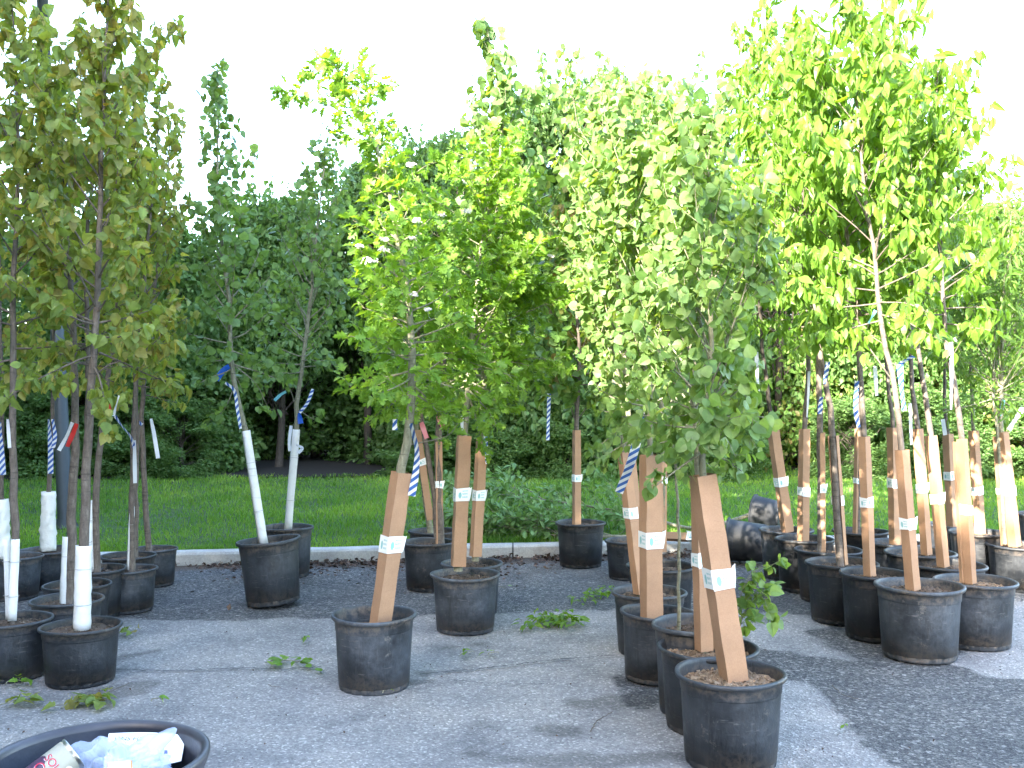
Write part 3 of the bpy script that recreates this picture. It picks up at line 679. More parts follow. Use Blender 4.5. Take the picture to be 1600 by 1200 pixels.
# crack in the asphalt: a thin sunken dark strip
def crack(px, wd, name='pavement_crack'):
    pts = smooth_path([(*gp(a, b), 0) for a, b in px], 60); pts[:, :2] += rng.normal(size=(60, 2)) * .006; n = 60
    nn = np.stack([-np.gradient(pts[:, 1]), np.gradient(pts[:, 0])], -1); nn = nrm(nn); ww = wd * rng.uniform(.3, 1.2, n)[:, None]
    L = pts.copy(); L[:, :2] += nn * ww; R = pts.copy(); R[:, :2] -= nn * ww; L[:, 2] = R[:, 2] = .0095
    f = []
    for i in range(n - 1): f += [(i, n + i, n + i + 1), (i, n + i + 1, i + 1)]
    acc = Acc(); acc.add(np.concatenate([L, R]), f); o = acc.build(name, M['crack']); tag(o, kind='structure')
M['crack'] = plain('crack_filler', (.045, .045, .048), .9, .3, 40)
crack([(180, 1048), (280, 1050), (380, 1046), (440, 1048), (500, 1044)], .006)
crack([(655, 1056), (760, 1046), (860, 1034), (960, 1026)], .007)
crack([(700, 1064), (780, 1071), (860, 1070)], .003)
# ground out to the horizon
acc = Acc(); S = 400; acc.add([(-S, -S, -.08), (S, -S, -.08), (S, S, -.08), (-S, S, -.08)], [(0, 1, 2), (0, 2, 3)])
M['earth'] = plain('earth', (.06, .055, .035), .95, .4, 3); tag(acc.build('ground', M['earth']), kind='structure')
# kerb
def kerb():
    acc = Acc(); prof = [(-.001, -.05), (.004, .095), (.018, .112), (.03, .118), (.14, .12), (.15, .115), (.15, -.05)]; xs = np.r_[-60, -20, np.arange(-8, 12, .25), 20, 60]
    n = len(prof); v = []
    for x in xs:
        for (dy, z) in prof: v.append((x, kerb_y(x) + dy, z + (rng.normal() * .0015 if z > 0 else 0)))
    f = []
    for i in range(len(xs) - 1):
        for j in range(n - 1): A = i * n + j; f += [(A, A + n, A + n + 1), (A, A + n + 1, A + 1)]
    acc.add(v, f, 0, False)
    m, t, b, out = newmat('kerb_concrete'); tc = t.nodes.new('ShaderNodeTexCoord'); V = tc.outputs['Object']; n1 = noise(t, 4, V, 6, .7); n2 = noise(t, 60, V, 4, .8)
    c = ramp(t, n1, [(.3, (.33, .315, .295)), (.55, (.44, .43, .405)), (.75, (.52, .51, .485))]); c = mixc(t, 1., c, ramp(t, n2, [(.3, (.75, .75, .75)), (.7, (1.15, 1.15, 1.15))]), 'MULTIPLY')
    s = t.nodes.new('ShaderNodeSeparateXYZ'); t.links.new(V, s.inputs[0]); j = math_(t, 'LESS_THAN', math_(t, 'FRACT', math_(t, 'DIVIDE', s.outputs[0], 3.1)), .005)
    c = mixc(t, j, c, (.08, .08, .08)); t.links.new(c, b.inputs['Base Color']); b.inputs['Roughness'].default_value = .9; t.links.new(bump(t, n2, .004), b.inputs['Normal'])
    tag(acc.build('kerb', m), kind='structure')
kerb()
# lawn
def lawn():
    xs = np.r_[-80, -40, -16, np.arange(-10, 12.1, .35), 16, 40, 80]; ds = np.r_[.148, .3, .7, 1.2, 1.8, 2.5, 3.3, 4.2, 5.2, 6.4, 8, 12, 30, 90]
    X, Dd = np.meshgrid(xs, ds); Y = kerb_y(X) + Dd; Z = ground_z(X, Y) - .0; Z = Z + .015 * vnoise(X, Y, .9, 5) * (Dd > .5)
    nx = len(xs); i = np.arange(len(ds) - 1)[:, None] * nx; j = np.arange(nx - 1)[None]; A = i + j
    f = np.concatenate([np.stack([A, A + 1, A + nx + 1], -1).reshape(-1, 3), np.stack([A, A + nx + 1, A + nx], -1).reshape(-1, 3)])
    acc = Acc(); acc.add(np.stack([X, Y, Z], -1), f, 0, True); M['lawn'] = plain('lawn_soil', (.035, .07, .018), .95, .45, 6); tag(acc.build('lawn', M['lawn']), kind='structure')
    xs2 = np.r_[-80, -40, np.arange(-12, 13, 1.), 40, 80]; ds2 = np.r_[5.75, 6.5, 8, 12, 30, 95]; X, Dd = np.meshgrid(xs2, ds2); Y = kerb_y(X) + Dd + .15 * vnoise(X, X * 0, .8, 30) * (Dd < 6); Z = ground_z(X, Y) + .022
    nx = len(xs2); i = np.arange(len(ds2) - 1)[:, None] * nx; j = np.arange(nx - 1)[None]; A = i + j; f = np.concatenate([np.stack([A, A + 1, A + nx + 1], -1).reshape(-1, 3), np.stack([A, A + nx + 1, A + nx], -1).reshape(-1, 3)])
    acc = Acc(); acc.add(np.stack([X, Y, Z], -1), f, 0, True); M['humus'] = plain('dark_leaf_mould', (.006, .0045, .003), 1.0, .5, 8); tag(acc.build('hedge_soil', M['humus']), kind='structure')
    n = 150000; xx = rng.uniform(-9.5, 11, n); u = rng.uniform(0, 1, n) ** 1.5; yy = kerb_y(xx) + .15 + u * 5.75
    keep = np.abs(xx / yy) < .62; xx, yy = xx[keep], yy[keep]; n = len(xx); zz = ground_z(xx, yy) - .012 + .012 * vnoise(xx, yy, .9, 5)
    cl = vnoise(xx, yy, 1.7, 12) * .5 + vnoise(xx, yy, 6, 13) * .5; h = (.055 + .03 * cl) * rng.uniform(.5, 1.5, n); wdt = .0042 * (yy / 9) * rng.uniform(.7, 1.4, n)
    az = rng.uniform(0, 6.28, n); la = rng.uniform(0, 6.28, n); le = rng.uniform(.1, .9, n) * h
    bx, by = np.cos(az) * wdt, np.sin(az) * wdt; lx, ly = np.cos(la) * le, np.sin(la) * le
    B = np.stack([xx, yy, zz], -1); o = np.stack([bx, by, 0 * bx], -1); l = np.stack([lx, ly, 0 * lx], -1); up = np.array([0, 0, 1.])
    v = np.stack([B - o, B + o, B + l * .35 + up * h[:, None] * .6 + o * .7, B + l * .35 + up * h[:, None] * .6 - o * .7, B + l + up * h[:, None]], 1).reshape(-1, 3)
    f = (np.array([(0, 1, 2), (0, 2, 3), (3, 2, 4)])[None] + (np.arange(n) * 5)[:, None, None]).reshape(-1, 3)
    acc = Acc(); acc.add(v, f); tag(acc.build('grass', M['grass']), 'mown green lawn grass between the kerb and the hedge', 'grass', kind='stuff')
lawn()
def litter():
    n = 9000; xx = rng.uniform(-6, 7, n); dens = vnoise(xx, xx * 0, 1.4, 20); y_ = rng.exponential(.14, n) * (1 + .8 * dens); yy = kerb_y(xx) - .012 - y_
    keep = (rng.uniform(0, 1, n) < .55 + .5 * dens) & ((xx < .1) | (xx > 0.2)); xx, yy, y_ = xx[keep], yy[keep], y_[keep]; n = len(xx)
    zz = .006 + .03 * np.exp(-y_ / .1) * rng.uniform(0, 1, n); pos = np.stack([xx, yy, zz], -1); d = rng.normal(size=(n, 3)); d[:, 2] *= .35; nn = rng.normal(size=(n, 3)) * .4 + np.array([0, 0, 1.])
    acc = Acc(); place_leaves(acc, 'simple', pos, d, nn, rng.uniform(.02, .055, n)); tag(acc.build('dry_leaf_litter', M['litter']), 'strip of dry brown leaf litter along the kerb', 'leaf litter', kind='stuff')
    # specks of grit and leaf crumbs over the pavement
    n = 2600; xx = rng.uniform(-5, 6, n); yy = rng.uniform(2.4, 8.8, n); pos = np.stack([xx, yy, np.full(n, .009)], -1); d = rng.normal(size=(n, 3)); d[:, 2] *= .1; nn = rng.normal(size=(n, 3)) * .2 + np.array([0, 0, 1.])
    acc = Acc(); place_leaves(acc, 'simple', pos, d, nn, rng.uniform(.004, .016, n)); tag(acc.build('leaf_crumbs', M['litter']), 'tiny leaf crumbs scattered over the asphalt', 'leaf litter', kind='stuff')
litter()
# ================================================================== trees behind the lawn
def bg_mesh(seed, W, D_, H, ncl, per, ls, lk='simple', z0=.1, top=1.0, hole=None):
    r = np.random.default_rng(seed); wood = Acc(); pos = []; out = []
    tube(wood, smooth_path([(0, 0, -.1), (r.normal() * .1, 0, H * .3), (r.normal() * .25, 0, H * .75)], 10), np.linspace(.09, .03, 10), 8)
    for i in range(ncl):
        th = r.uniform(0, 6.28); u = r.uniform(0, 1); z = z0 + (H - z0) * u; k = (1 - max(0, (u - .45) / .55) ** 2 * .75); rad = math.sqrt(r.uniform(.15, 1)) * k
        c = np.array([rad * W * math.cos(th), rad * D_ * math.sin(th), z]); s = r.uniform(.28, .5) * (1.15 - .4 * u)
        q = r.normal(size=(per, 3)); q = q / np.linalg.norm(q, axis=1, keepdims=True) * (r.uniform(.2, 1, (per, 1)) ** .5); pos.append(c + q * s * np.array([1.1, 1.0, .8])); out.append(q + np.array([0, 0, .3]))
        if i % 2 == 0:
            a = np.array([r.normal() * .1, 0, max(.1, z * .55)]); b_ = c; mid = (a + b_) / 2 + r.normal(size=3) * .15; tube(wood, smooth_path([a, mid, b_], 7), np.linspace(.02, .004, 7), 4, cap=False)
    for i in range(int(ncl * .5)):  # shoots that break the outline
        th = r.uniform(0, 6.28); b_ = np.array([math.cos(th) * W * r.uniform(.2, .8), math.sin(th) * D_ * .8, H * r.uniform(.8, 1.0)]); e = b_ + np.array([r.normal() * .25, r.normal() * .2, r.uniform(.25, .7)])
        t_ = r.uniform(0, 1, (26, 1)); pos.append(b_ + (e - b_) * t_ + r.normal(size=(26, 3)) * .06 * (1.2 - t_)); out.append(r.normal(size=(26, 3)) + np.array([0, 0, .4])); tube(wood, [b_, e], [.006, .002], 3, cap=False)
    pos = np.concatenate(pos); out = np.concatenate(out); n = len(pos)
    dr = nrm(out + r.normal(size=(n, 3)) * .7 + np.array([0, 0, -.5])); acc = Acc(); place_leaves(acc, lk, pos, dr, out + r.normal(size=(n, 3)) * .7, ls * r.uniform(.6, 1.3, n))
    return wood.mesh('trunk', M['barkd']), acc
BG = [bg_mesh(s, 1.35, 1.0, 4.2, 92, 240, l) for s, l in ((1, .10), (2, .085), (3, .11))]
BG.append(bg_mesh(9, 1.35, 1.0, 4.2, 84, 240, .1, z0=1.5))
BGm = {}
def bg(i, x, y, sx, sz, mat, label, name='background_tree', cat='tree', grp='trees behind the lawn', rot=None, sy=None):
    w_, a_ = BG[i]
    if (i, mat) not in BGm: BGm[(i, mat)] = a_.mesh('crown', M[mat])
    o = thing(name, (x, y, float(ground_z(x, y)) - .03), label, cat, grp); o.scale = (sx, sy or sx, sz); o.rotation_euler = (0, 0, rng.uniform(0, 6.28) if rot is None else rot)
    link('crown', BGm[(i, mat)], o); link('trunk', w_, o); return o
bgs = [  # mesh, x, y, width, height, material, label
 (0, -8.6, 15.2, 1.0, .98, 'dark', 'dark leafy tree at the far left edge behind the olive-leaved potted trees'),
 (1, -6.6, 15.3, .95, .88, 'dark', 'dark hedge tree rising behind the grey-green lamp post'),
 (2, -5.3, 15.4, .85, .86, 'dark', 'dark hedge tree just left of the left white-wrapped leaning trunk'),
 (3, -3.75, 16.0, .8, 1.0, 'dark', 'hedge tree above the dark hollow, between the two white-wrapped trunks'),
 (3, -2.4, 16.6, .85, 1.15, 'dark', 'tree rising behind the dark hollow between the white-wrapped trunk and the flowering tree'),
 (1, -1.1, 15.6, .95, 1.2, 'dark', 'tall dark tree right of the dark hollow, behind the flowering tree'),
 (2, .7, 15.4, 1.05, 1.38, 'dark', 'tallest dark green tree behind the centre of the row'),
 (0, 2.6, 15.6, 1.05, 1.36, 'dark', 'dark green tree behind the round-leaved aspens'),
 (1, 4.3, 16.0, .9, 1.15, 'mid', 'thin screen tree with pale gaps behind the right cluster'),
 (2, 6.0, 15.8, .95, 1.1, 'dark', 'dark bushy tree behind the right cluster of potted trees'),
 (0, 7.7, 15.6, 1.0, .98, 'mid', 'sunlit tree with reddish leaves at the far right edge'),
 (1, 9.8, 15.8, 1.0, 1.0, 'mid', 'tree beyond the right edge behind the lawn'),
]
for k, (i, x, y, sx, sz, mt, lb) in enumerate(bgs): bg(i, x, y, sx, sz, mt, lb)
back = [(-9.6, .95), (-7.4, .9), (-5.6, .82), (-3.6, .9), (-1.8, 1.0), (0., 1.2), (1.9, 1.25), (3.9, 1.0), (5.6, 1.05), (7.6, 1.0), (9.8, 1.0), (12, 1.0)]
for k, (x, sz) in enumerate(back):
    bg(k % 3, x, 18.2 + .4 * math.sin(k), 1.15, sz, 'dark', 'dark tree of the rear row, mostly hidden behind the hedge trees', grp='rear row behind the hedge')
for k, x in enumerate((-8.2, -6.2, -4.2, -2.4)): bg((k + 1) % 3, x, 20.4, 1.1, .75, 'dark', 'dark shrub deep in the shade behind the hollow of the hedge', 'background_shrub', 'shrub', 'shrubs deep behind the hollow')
# low hedge shrubs at the lawn edge, a dark hollow left open
lows = [(-9.2, 1.0), (-7.9, .9), (-6.6, 1.05), (-5.5, .85), (-4.85, .7), (-1.15, .5), (-.3, .75), (.8, .8), (2.0, .8), (3.1, .7), (5.0, .7), (6.3, .8), (7.6, .9), (8.9, .9)]
LB = ['low shrub at the far left lawn edge', 'low hedge shrub left of the lamp post base', 'rounded low hedge shrub behind the bag-wrapped trunk', 'low hedge shrub left of the dark hollow', 'small shrub on the left lip of the dark hollow', 'small shrub on the right lip of the dark hollow', 'low shrub behind the leaning cardboard sleeve', 'low shrub behind the pair of cardboard sleeves', 'low shrub behind the lone pot on the kerb', 'low shrub behind the striped tape of the aspens', 'low shrub behind the left part of the right cluster', 'low shrub behind the middle of the right cluster', 'low shrub behind the right part of the right cluster', 'low shrub at the far right lawn edge']
for k, ((x, s_), lb) in enumerate(zip(lows, LB)):
    bg(k % 3, x, 14.6, .5, .3 * s_ + .06, 'dark', lb, 'hedge_shrub', 'shrub', 'low shrubs at the lawn edge')
# trees outside the frame on the left: they throw the shade over the yard
SH = [(-3.6, 9.4, .9, 1.66), (-2.6, 9, 1.0, 1.66), (-1.6, 9.3, 1.0, 1.56), (-.7, 8.8, .9, 1.58), (.5, 9.3, .9, 2.0), (1.8, 9, 1.2, 2.1), (3.4, 9.3, 1.3, 2.15), (5.2, 9.2, 1.4, 2.1), (7, 9, 1.5, 2.1), (-3.1, 10.6, 1.0, 1.65), (-2.1, 10.4, 1.0, 1.6), (-1.1, 10.6, 1.0, 1.62), (1.1, 10.6, 1.0, 1.98), (2.6, 10.6, 1.2, 2.1), (-5.15, 6.5, 1.25, 2.9), (-4.75, 8.2, .8, 2.5), (-7.2, 3.2, 1.5, 2.7), (-6.6, 8.5, 1.5, 2.7), (-9.2, .2, 1.5, 2.6), (-11.2, -2.2, 1.4, 2.5), (-13.2, -5, 1.3, 2.4), (-9.0, 4.5, 1.6, 2.8), (-11.5, 2, 1.6, 2.7), (-15.4, -6.5, 1.4, 2.3)] + [(-4.6 + 1.5 * q, 12.6 + .6 * (q % 2), 1.3, 1.6 + .05 * q) for q in range(8)] + [(-4.2 + 1.7 * q, 15, 1.5, 1.65 + .06 * q) for q in range(6)]
for k, (ls_, al, s_, sz) in enumerate(SH):
    x, y = ls_ * .866 - al * .5, -ls_ * .5 - al * .866
    bg(k % 3, x, y, s_, sz, 'dark', 'big dense tree left of the yard, outside the picture, shading it', 'shade_tree', 'tree', 'shade trees left of the yard')
# ================================================================== lamp post
def lamp_post():
    a = P(103, 862, 9.9); a[2] = float(ground_z(a[0], a[1])) - .01; r = thing('lamp_post', a, 'tall grey-green metal lamp post standing in the grass at the left', 'lamp post')
    b_ = P(66, -10, 9.9); top = a + (b_ - a) * 1.25; acc = Acc(); tube(acc, [a, a + (top - a) * .5, top], [.075, .06, .05], 24)
    M['post'] = plain('grey_green_paint', (.018, .026, .025), .5, .2, 8); part(acc, 'pole', M['post'], r)
    acc = Acc(); lathe(acc, [(0, .0), (.16, 0), (.16, .03), (.1, .045), (.09, .1), (.0, .1)], 24, c=a); part(acc, 'base_flange', M['post'], r)
    acc = Acc(); tube(acc, smooth_path([top, top + np.array([-.3, 0, .15]), top + np.array([-.9, 0, .18])], 8), .03, 8); part(acc, 'arm', M['post'], r)
    acc = Acc(); box(acc, top + np.array([-1.15, 0, .17]), (.6, .25, .1)); part(acc, 'lamp_head', M['post'], r)
lamp_post()
# ================================================================== potted trees
T = []
def t_(**k): T.append(k)
# --- left group, olive leaves, white guards
t_(pot=(128, 975, 122, 1077), sl=[('white', (128, 983), (131, 852), 26, dict(open_=False))], tr=[(128, 975), (131, 850), (138, 700), (148, 520), (153, 400), (158, 250), (165, 100), (170, -60)], r=8.5, kind='maple', nb=46, cr=[(615, 110), (520, 135), (400, 150), (250, 135), (120, 95), (0, 70), (-60, 30)], dens=1.25, low=True,
   limbs=[dict(p=[(143, 592), (170, 570), (215, 555), (255, 520), (275, 470)]), dict(p=[(148, 520), (110, 500), (85, 450), (75, 400)])],
   rib=[('rred', [(168, 615), (172, 645)], 6), ('rwhite', [(186, 618), (177, 650)], 6)],
   label='olive-leaved tree in the front left black pot, round white guard and thickest trunk')
t_(pot=(22, 965, 118, 1068), sl=[('white', (19, 965), (24, 842), 17, dict(open_='square')), ('white', (14, 967), (9, 842), 12, dict(open_='square', dy=.05))], tr=[(20, 965), (19, 840), (20, 640), (22, 400), (30, 250), (25, 100), (20, -40)], r=7, nb=34, cr=[(590, 80), (450, 120), (300, 110), (150, 90), (0, 60), (-40, 20)], dens=1.1,
   rib=[('rwhite', [(12, 655), (15, 700)], 5)],
   label='olive-leaved tree cut by the left edge beside the front left pot, square white guard')
t_(pot=(106, 948, 110, None), d=5.75, sl=[('white', (101, 950), (105, 838), 15, dict(open_=True, rot=.2))], tr=[(110, 950), (112, 800), (118, 690), (116, 560), (108, 420), (100, 260), (95, 80)], r=8, nb=30, cr=[(600, 80), (480, 110), (350, 110), (200, 80), (80, 40)],
   rib=[('rwhite', [(113, 660), (104, 682), (92, 704)], 6), ('rred', [(120, 662), (113, 680), (105, 698)], 7)],
   label='olive-leaved tree right behind the front left pot, split white guard, red and white tags')
t_(pot=(122, 926, 102, None), d=6.2, sl=[('white', (137, 925), (139, 817), 9, dict(open_='square'))], tr=[(132, 925), (135, 780), (138, 600), (135, 400), (150, 200), (160, 60)], r=6, nb=26, cr=[(600, 70), (450, 100), (300, 90), (100, 50)],
   label='olive-leaved tree with narrow white guard, third pot back from the front left pot')
t_(pot=(150, 905, 92, None), d=6.75, sl=[('white', (148, 892), (142, 782), 12, dict(open_='square', sink=False))], tr=[(152, 902), (150, 780), (165, 620), (190, 430), (205, 250), (215, 120)], r=6, nb=26, cr=[(610, 70), (480, 95), (330, 85), (180, 50), (120, 15)],
   label='olive-leaved tree whose white guard hangs above the soil, at the back left')
t_(pot=(203, 887, 86, 960), sl=[('white', (203, 888), (206, 791), 11, dict(open_='square'))], tr=[(206, 888), (208, 740), (210, 640), (222, 480), (238, 300), (252, 140)], r=5.5, nb=28, cr=[(620, 75), (500, 95), (350, 80), (200, 50), (130, 20)], bias=.15,
   rib=[('stripe', [(180, 650), (190, 665), (204, 682), (210, 700)], 7), ('rwhite', [(210, 688), (211, 755)], 6)],
   label='olive-leaved tree at the right of the left group, tall square white guard, striped tape')
t_(pot=(202, 873, 84, None), d=7.3, sl=[('white', (213, 868), (212, 800), 5, dict(open_='square'))], tr=[(212, 870), (213, 760), (214, 650), (205, 500), (195, 350), (190, 200)], r=4, nb=20, cr=[(600, 60), (450, 80), (300, 60), (200, 30)],
   label='olive-leaved potted tree half hidden behind the tall square white guard')
t_(pot=(243, 856, 70, 918), sl=[], tr=[(234, 855), (228, 800), (223, 700), (222, 640), (235, 500), (255, 350), (268, 180)], r=5, bark='bark', nb=26, cr=[(630, 55), (500, 75), (350, 65), (220, 45), (170, 15)],
   rib=[('stripe', [(209, 662), (215, 658), (222, 664)], 5), ('rwhite', [(236, 654), (241, 680), (247, 716)], 6)],
   label='tree with bare unwrapped trunk in the backmost right pot of the left group')
t_(pot=(76, 858, 92, 922), sl=[('bag', (75, 857), (76, 768), 24, dict(rot=.3))], tr=[(76, 858), (80, 765), (82, 660), (84, 500), (80, 300), (75, 120)], r=4, nb=24, cr=[(620, 60), (450, 90), (300, 80), (120, 40)],
   rib=[('stripe', [(76, 655), (79, 700), (79, 740)], 8), ('stripe', [(82, 655), (86, 680), (83, 700)], 6)],
   label='tree with crumpled white bag round its stem and striped tapes, left of the lamp post')
t_(pot=(24, 868, 84, 940), sl=[('bag', (4, 872), (2, 780), 25, dict(rot=.9))], tr=[(5, 870), (5, 780), (4, 640), (0, 450), (-5, 250)], r=4, nb=20, cr=[(610, 60), (450, 80), (250, 50)],
   rib=[('stripe', [(-2, 660), (1, 700), (5, 742)], 9)],
   label='potted tree with a white bag round its stem at the left edge of the photo')
# --- two white-wrapped aspens
t_(pot=(428, 845, 99, 952), tilt=-.085, sl=[('white', (412, 848), (384, 673), 16, dict(open_='square', rot=.5))], tr=[(415, 845), (383, 672), (366, 600), (358, 480), (347, 370), (340, 250), (340, 100)], r=5.5, kind='spr', dens=.8, nb=44, cr=[(610, 60), (520, 85), (400, 75), (300, 60), (200, 42), (110, 18)], ls=.06, low=True,
   limbs=[dict(p=[(365, 570), (400, 600), (420, 640)]), dict(p=[(368, 600), (350, 640), (325, 660)])],
   rib=[('stripe', [(352, 598), (366, 610), (371, 640), (376, 670)], 5), ('rblue', [(358, 572), (348, 580), (338, 594)], 9)],
   label='small-leaved tree leaning left out of a tilted black pot, trunk wrapped in white')
t_(pot=(450, 822, 80, 905), sl=[('white', (450, 816), (463, 671), 14, dict(open_='square', rot=.3))], tr=[(450, 820), (463, 670), (466, 620), (482, 500), (492, 400), (503, 290), (515, 200)], r=5, kind='spr', dens=.8, nb=42, cr=[(600, 55), (500, 85), (400, 85), (300, 60), (220, 20)], ls=.06,
   limbs=[dict(p=[(462, 635), (450, 600), (430, 570)]), dict(p=[(466, 640), (490, 655), (500, 650)])],
   rib=[('rteal', [(447, 612), (438, 617), (429, 626)], 5), ('stripe', [(489, 608), (480, 630), (468, 645)], 5), ('rblue', [(467, 645), (470, 662)], 8), ('rwhite', [(455, 665), (452, 690), (453, 705)], 5), ('rwhite', [(462, 695), (472, 700), (466, 708)], 5)],
   label='small-leaved tree leaning right, trunk wrapped in white, in the pot behind the tilted one')
# --- flowering trees, lobed leaves
t_(pot=(585, 957, 133, 1087), fill=.88, sl=[('card', (594, 967), (627, 738), 34, dict(rot=.62, lab=.53))], tr=[(600, 960), (632, 738), (641, 650), (645, 560), (635, 450), (612, 320), (585, 220), (566, 190), (548, 140), (520, 100)], r=9.5, kind='haw', bark='barkg', nb=64, bias=.12, dens=1.2,
   cr=[(650, 75), (600, 115), (520, 125), (440, 105), (350, 85), (290, 70), (250, 45), (215, 12), (190, 6), (100, 4)], leader=False, low=True,
   limbs=[dict(p=[(566, 190), (545, 150), (530, 110), (515, 95)], r=.004, s0=.3), dict(p=[(560, 165), (520, 160), (480, 145), (445, 148)], r=.003, s0=.25), dict(p=[(550, 145), (575, 130), (600, 128)], r=.003), dict(p=[(585, 230), (560, 215), (530, 190)], r=.003), dict(p=[(637, 695), (665, 690), (700, 680), (720, 655)], r=.004, s0=.3), dict(p=[(645, 600), (700, 560), (760, 575), (810, 590)], r=.005), dict(p=[(640, 520), (590, 480), (560, 450)], r=.004), dict(p=[(643, 580), (600, 590), (560, 610), (535, 590)], r=.004), dict(p=[(610, 330), (650, 270), (690, 250)], r=.004), dict(p=[(520, 105), (500, 110), (480, 115)], r=.002)],
   flowers=[(578, 408, 14), (600, 390, 9), (562, 385, 7), (650, 345, 9), (625, 348, 8), (646, 372, 8), (648, 460, 7), (642, 258, 8), (668, 484, 6), (600, 374, 7)],
   rib=[('stripe', [(641, 662), (651, 700), (650, 735), (643, 775)], 12), ('stripe', [(617, 655), (617, 672)], 8), ('rpink', [(658, 660), (667, 685)], 8)],
   label='flowering lobed-leaf tree leaning right from the lone front centre pot, one cardboard sleeve')
t_(pot=(670, 845, 84, 925), sl=[('card', (686, 840), (685, 690), 13, dict(rot=.3, lab=.58, open_=True))], tr=[[(688, 842), (685, 700), (690, 600), (700, 480), (710, 380), (715, 280)], [(683, 840), (676, 760), (660, 660), (655, 560), (650, 400)]], r=7, kind='haw', nb=34, cr=[(640, 60), (520, 90), (400, 90), (290, 50)], bark='bark',
   rib=[('rpink', [(684, 650), (692, 666)], 8)],
   label='tree in the blue-grey pot behind the leaning sleeve, with a split cardboard guard')
t_(pot=(676, 828, 76, None), d=8.15, sl=[('card', (672, 812), (652, 672), 12, dict(rot=.2, lab=.64, sink=False))], tr=[(674, 826), (652, 680), (650, 560), (655, 420)], r=5, kind='haw', nb=14, cr=[(620, 50), (500, 70), (430, 40)],
   label='potted tree hidden behind the blue-grey pot, its cardboard sleeve slanting to the left')
t_(pot=(727, 895, 109, 993), sl=[('card', (716, 884), (725, 681), 24, dict(rot=.25, lab=.55, sink=False))], tr=[(719, 895), (727, 680), (731, 620), (740, 500), (752, 380), (765, 260), (770, 215)], r=7, kind='haw', nb=64, cr=[(650, 80), (580, 125), (480, 140), (380, 130), (280, 100), (215, 60)], bias=.25, dens=1.2, low=True,
   limbs=[dict(p=[(730, 610), (790, 570), (850, 560), (880, 575)]), dict(p=[(735, 520), (800, 460), (870, 440), (900, 445)]), dict(p=[(728, 640), (700, 650), (680, 640)], r=.003)],
   flowers=[(722, 285, 9), (730, 330, 8), (748, 440, 6), (775, 540, 6), (690, 335, 8), (860, 400, 6)],
   rib=[('rwhite', [(722, 650), (722, 678)], 5)],
   label='bushy lobed-leaf tree, straight cardboard sleeve, in the pot right of the leaning flowering tree')
t_(pot=(737, 878, 96, 965), sl=[('card', (743, 869), (753, 686), 19, dict(rot=.45, lab=.52, sink=False))], tr=[(744, 875), (753, 686), (754, 620), (760, 480), (775, 300), (785, 180), (770, 90), (760, 40)], r=6, kind='spr', ls=.07, nb=40, cr=[(610, 50), (480, 80), (350, 80), (230, 70), (150, 60), (80, 45), (40, 15)],
   rib=[('stripe', [(757, 650), (759, 690), (761, 725)], 6)],
   label='tall slender tree, pot tucked behind the bushy tree, sleeve just right of its sleeve')
t_(pot=(907, 815, 79, 889), sl=[('card', (901, 815), (901, 672), 13, dict(rot=.35, lab=.49))], tr=[(901, 815), (901, 672), (902, 640), (905, 560), (900, 460), (905, 330), (900, 260)], r=4.5, kind='spr', ls=.085, mat='mid', nb=38, cr=[(620, 80), (540, 90), (430, 85), (330, 70), (260, 30)], dens=1.1, bark='bark',
   limbs=[dict(p=[(901, 665), (885, 620), (860, 580)]), dict(p=[(903, 655), (930, 620), (955, 600)]), dict(p=[(902, 650), (892, 600), (880, 540)])],
   rib=[('stripe', [(858, 615), (857, 650), (856, 688)], 6)],
   label='darker tree with a slim cardboard sleeve in the lone pot standing against the kerb')
# --- aspens
AS = dict(kind='aspen', bark='barkg')
t_(pot=(1140, 1047, 172, None), d=4.08, chips=1, sl=[('card', (1147, 1062), (1098, 742), 39, dict(rot=.22, lab=.5))], tr=[(1150, 1060), (1100, 742), (1108, 620), (1112, 480), (1108, 330), (1100, 180)], r=8, nb=46, cr=[(735, 85), (620, 100), (500, 100), (380, 95), (270, 75), (180, 30)], dens=1.0, low=True,
   limbs=[dict(p=[(1104, 700), (1090, 690), (1060, 700)], r=.003), dict(p=[(1106, 680), (1135, 670), (1160, 650)], r=.003), dict(p=[(1105, 690), (1085, 650), (1040, 655)], r=.003), dict(p=[(1106, 670, 0), (1100, 640, -.12), (1085, 690, -.18)], r=.003, s0=.1), dict(p=[(1106, 660, 0), (1120, 620, -.12), (1125, 690, -.18)], r=.003, s0=.1), dict(p=[(1108, 610, 0), (1100, 570, -.14), (1105, 640, -.2)], r=.003, s0=.1), dict(p=[(1108, 640), (1150, 600), (1175, 650), (1170, 700)], r=.003), dict(p=[(1105, 690), (1130, 680, -.05), (1150, 715, -.08)], r=.003, s0=.1)], **AS,
   label='round-leaved aspen in the nearest black pot, its wide cardboard sleeve leaning left')
t_(pot=(1105, 1008, 156, 1155), chips=1, sl=[('card', (1100, 1012), (1092, 752), 26, dict(rot=.35, lab=.54)), ('card', (1120, 1010), (1106, 780), 20, dict(rot=.9, dy=.03))], tr=[(1102, 1010), (1093, 752), (1085, 640), (1075, 480), (1065, 320), (1060, 200)], r=7, nb=46, low=True, cr=[(740, 85), (600, 90), (480, 90), (350, 85), (250, 60), (200, 20)], **AS,
   limbs=[dict(p=[(1150, 1000), (1155, 940), (1175, 895), (1215, 880)], r=.003, s0=.15), dict(p=[(1150, 1000), (1165, 955), (1190, 930), (1215, 965)], r=.003, s0=.15), dict(p=[(1148, 1000), (1150, 960), (1175, 930), (1195, 920)], r=.003, s0=.15), dict(p=[(1146, 1002), (1158, 975), (1178, 972)], r=.003, s0=.1)],
   label='round-leaved aspen second from the front, leafy sprout growing from its pot')
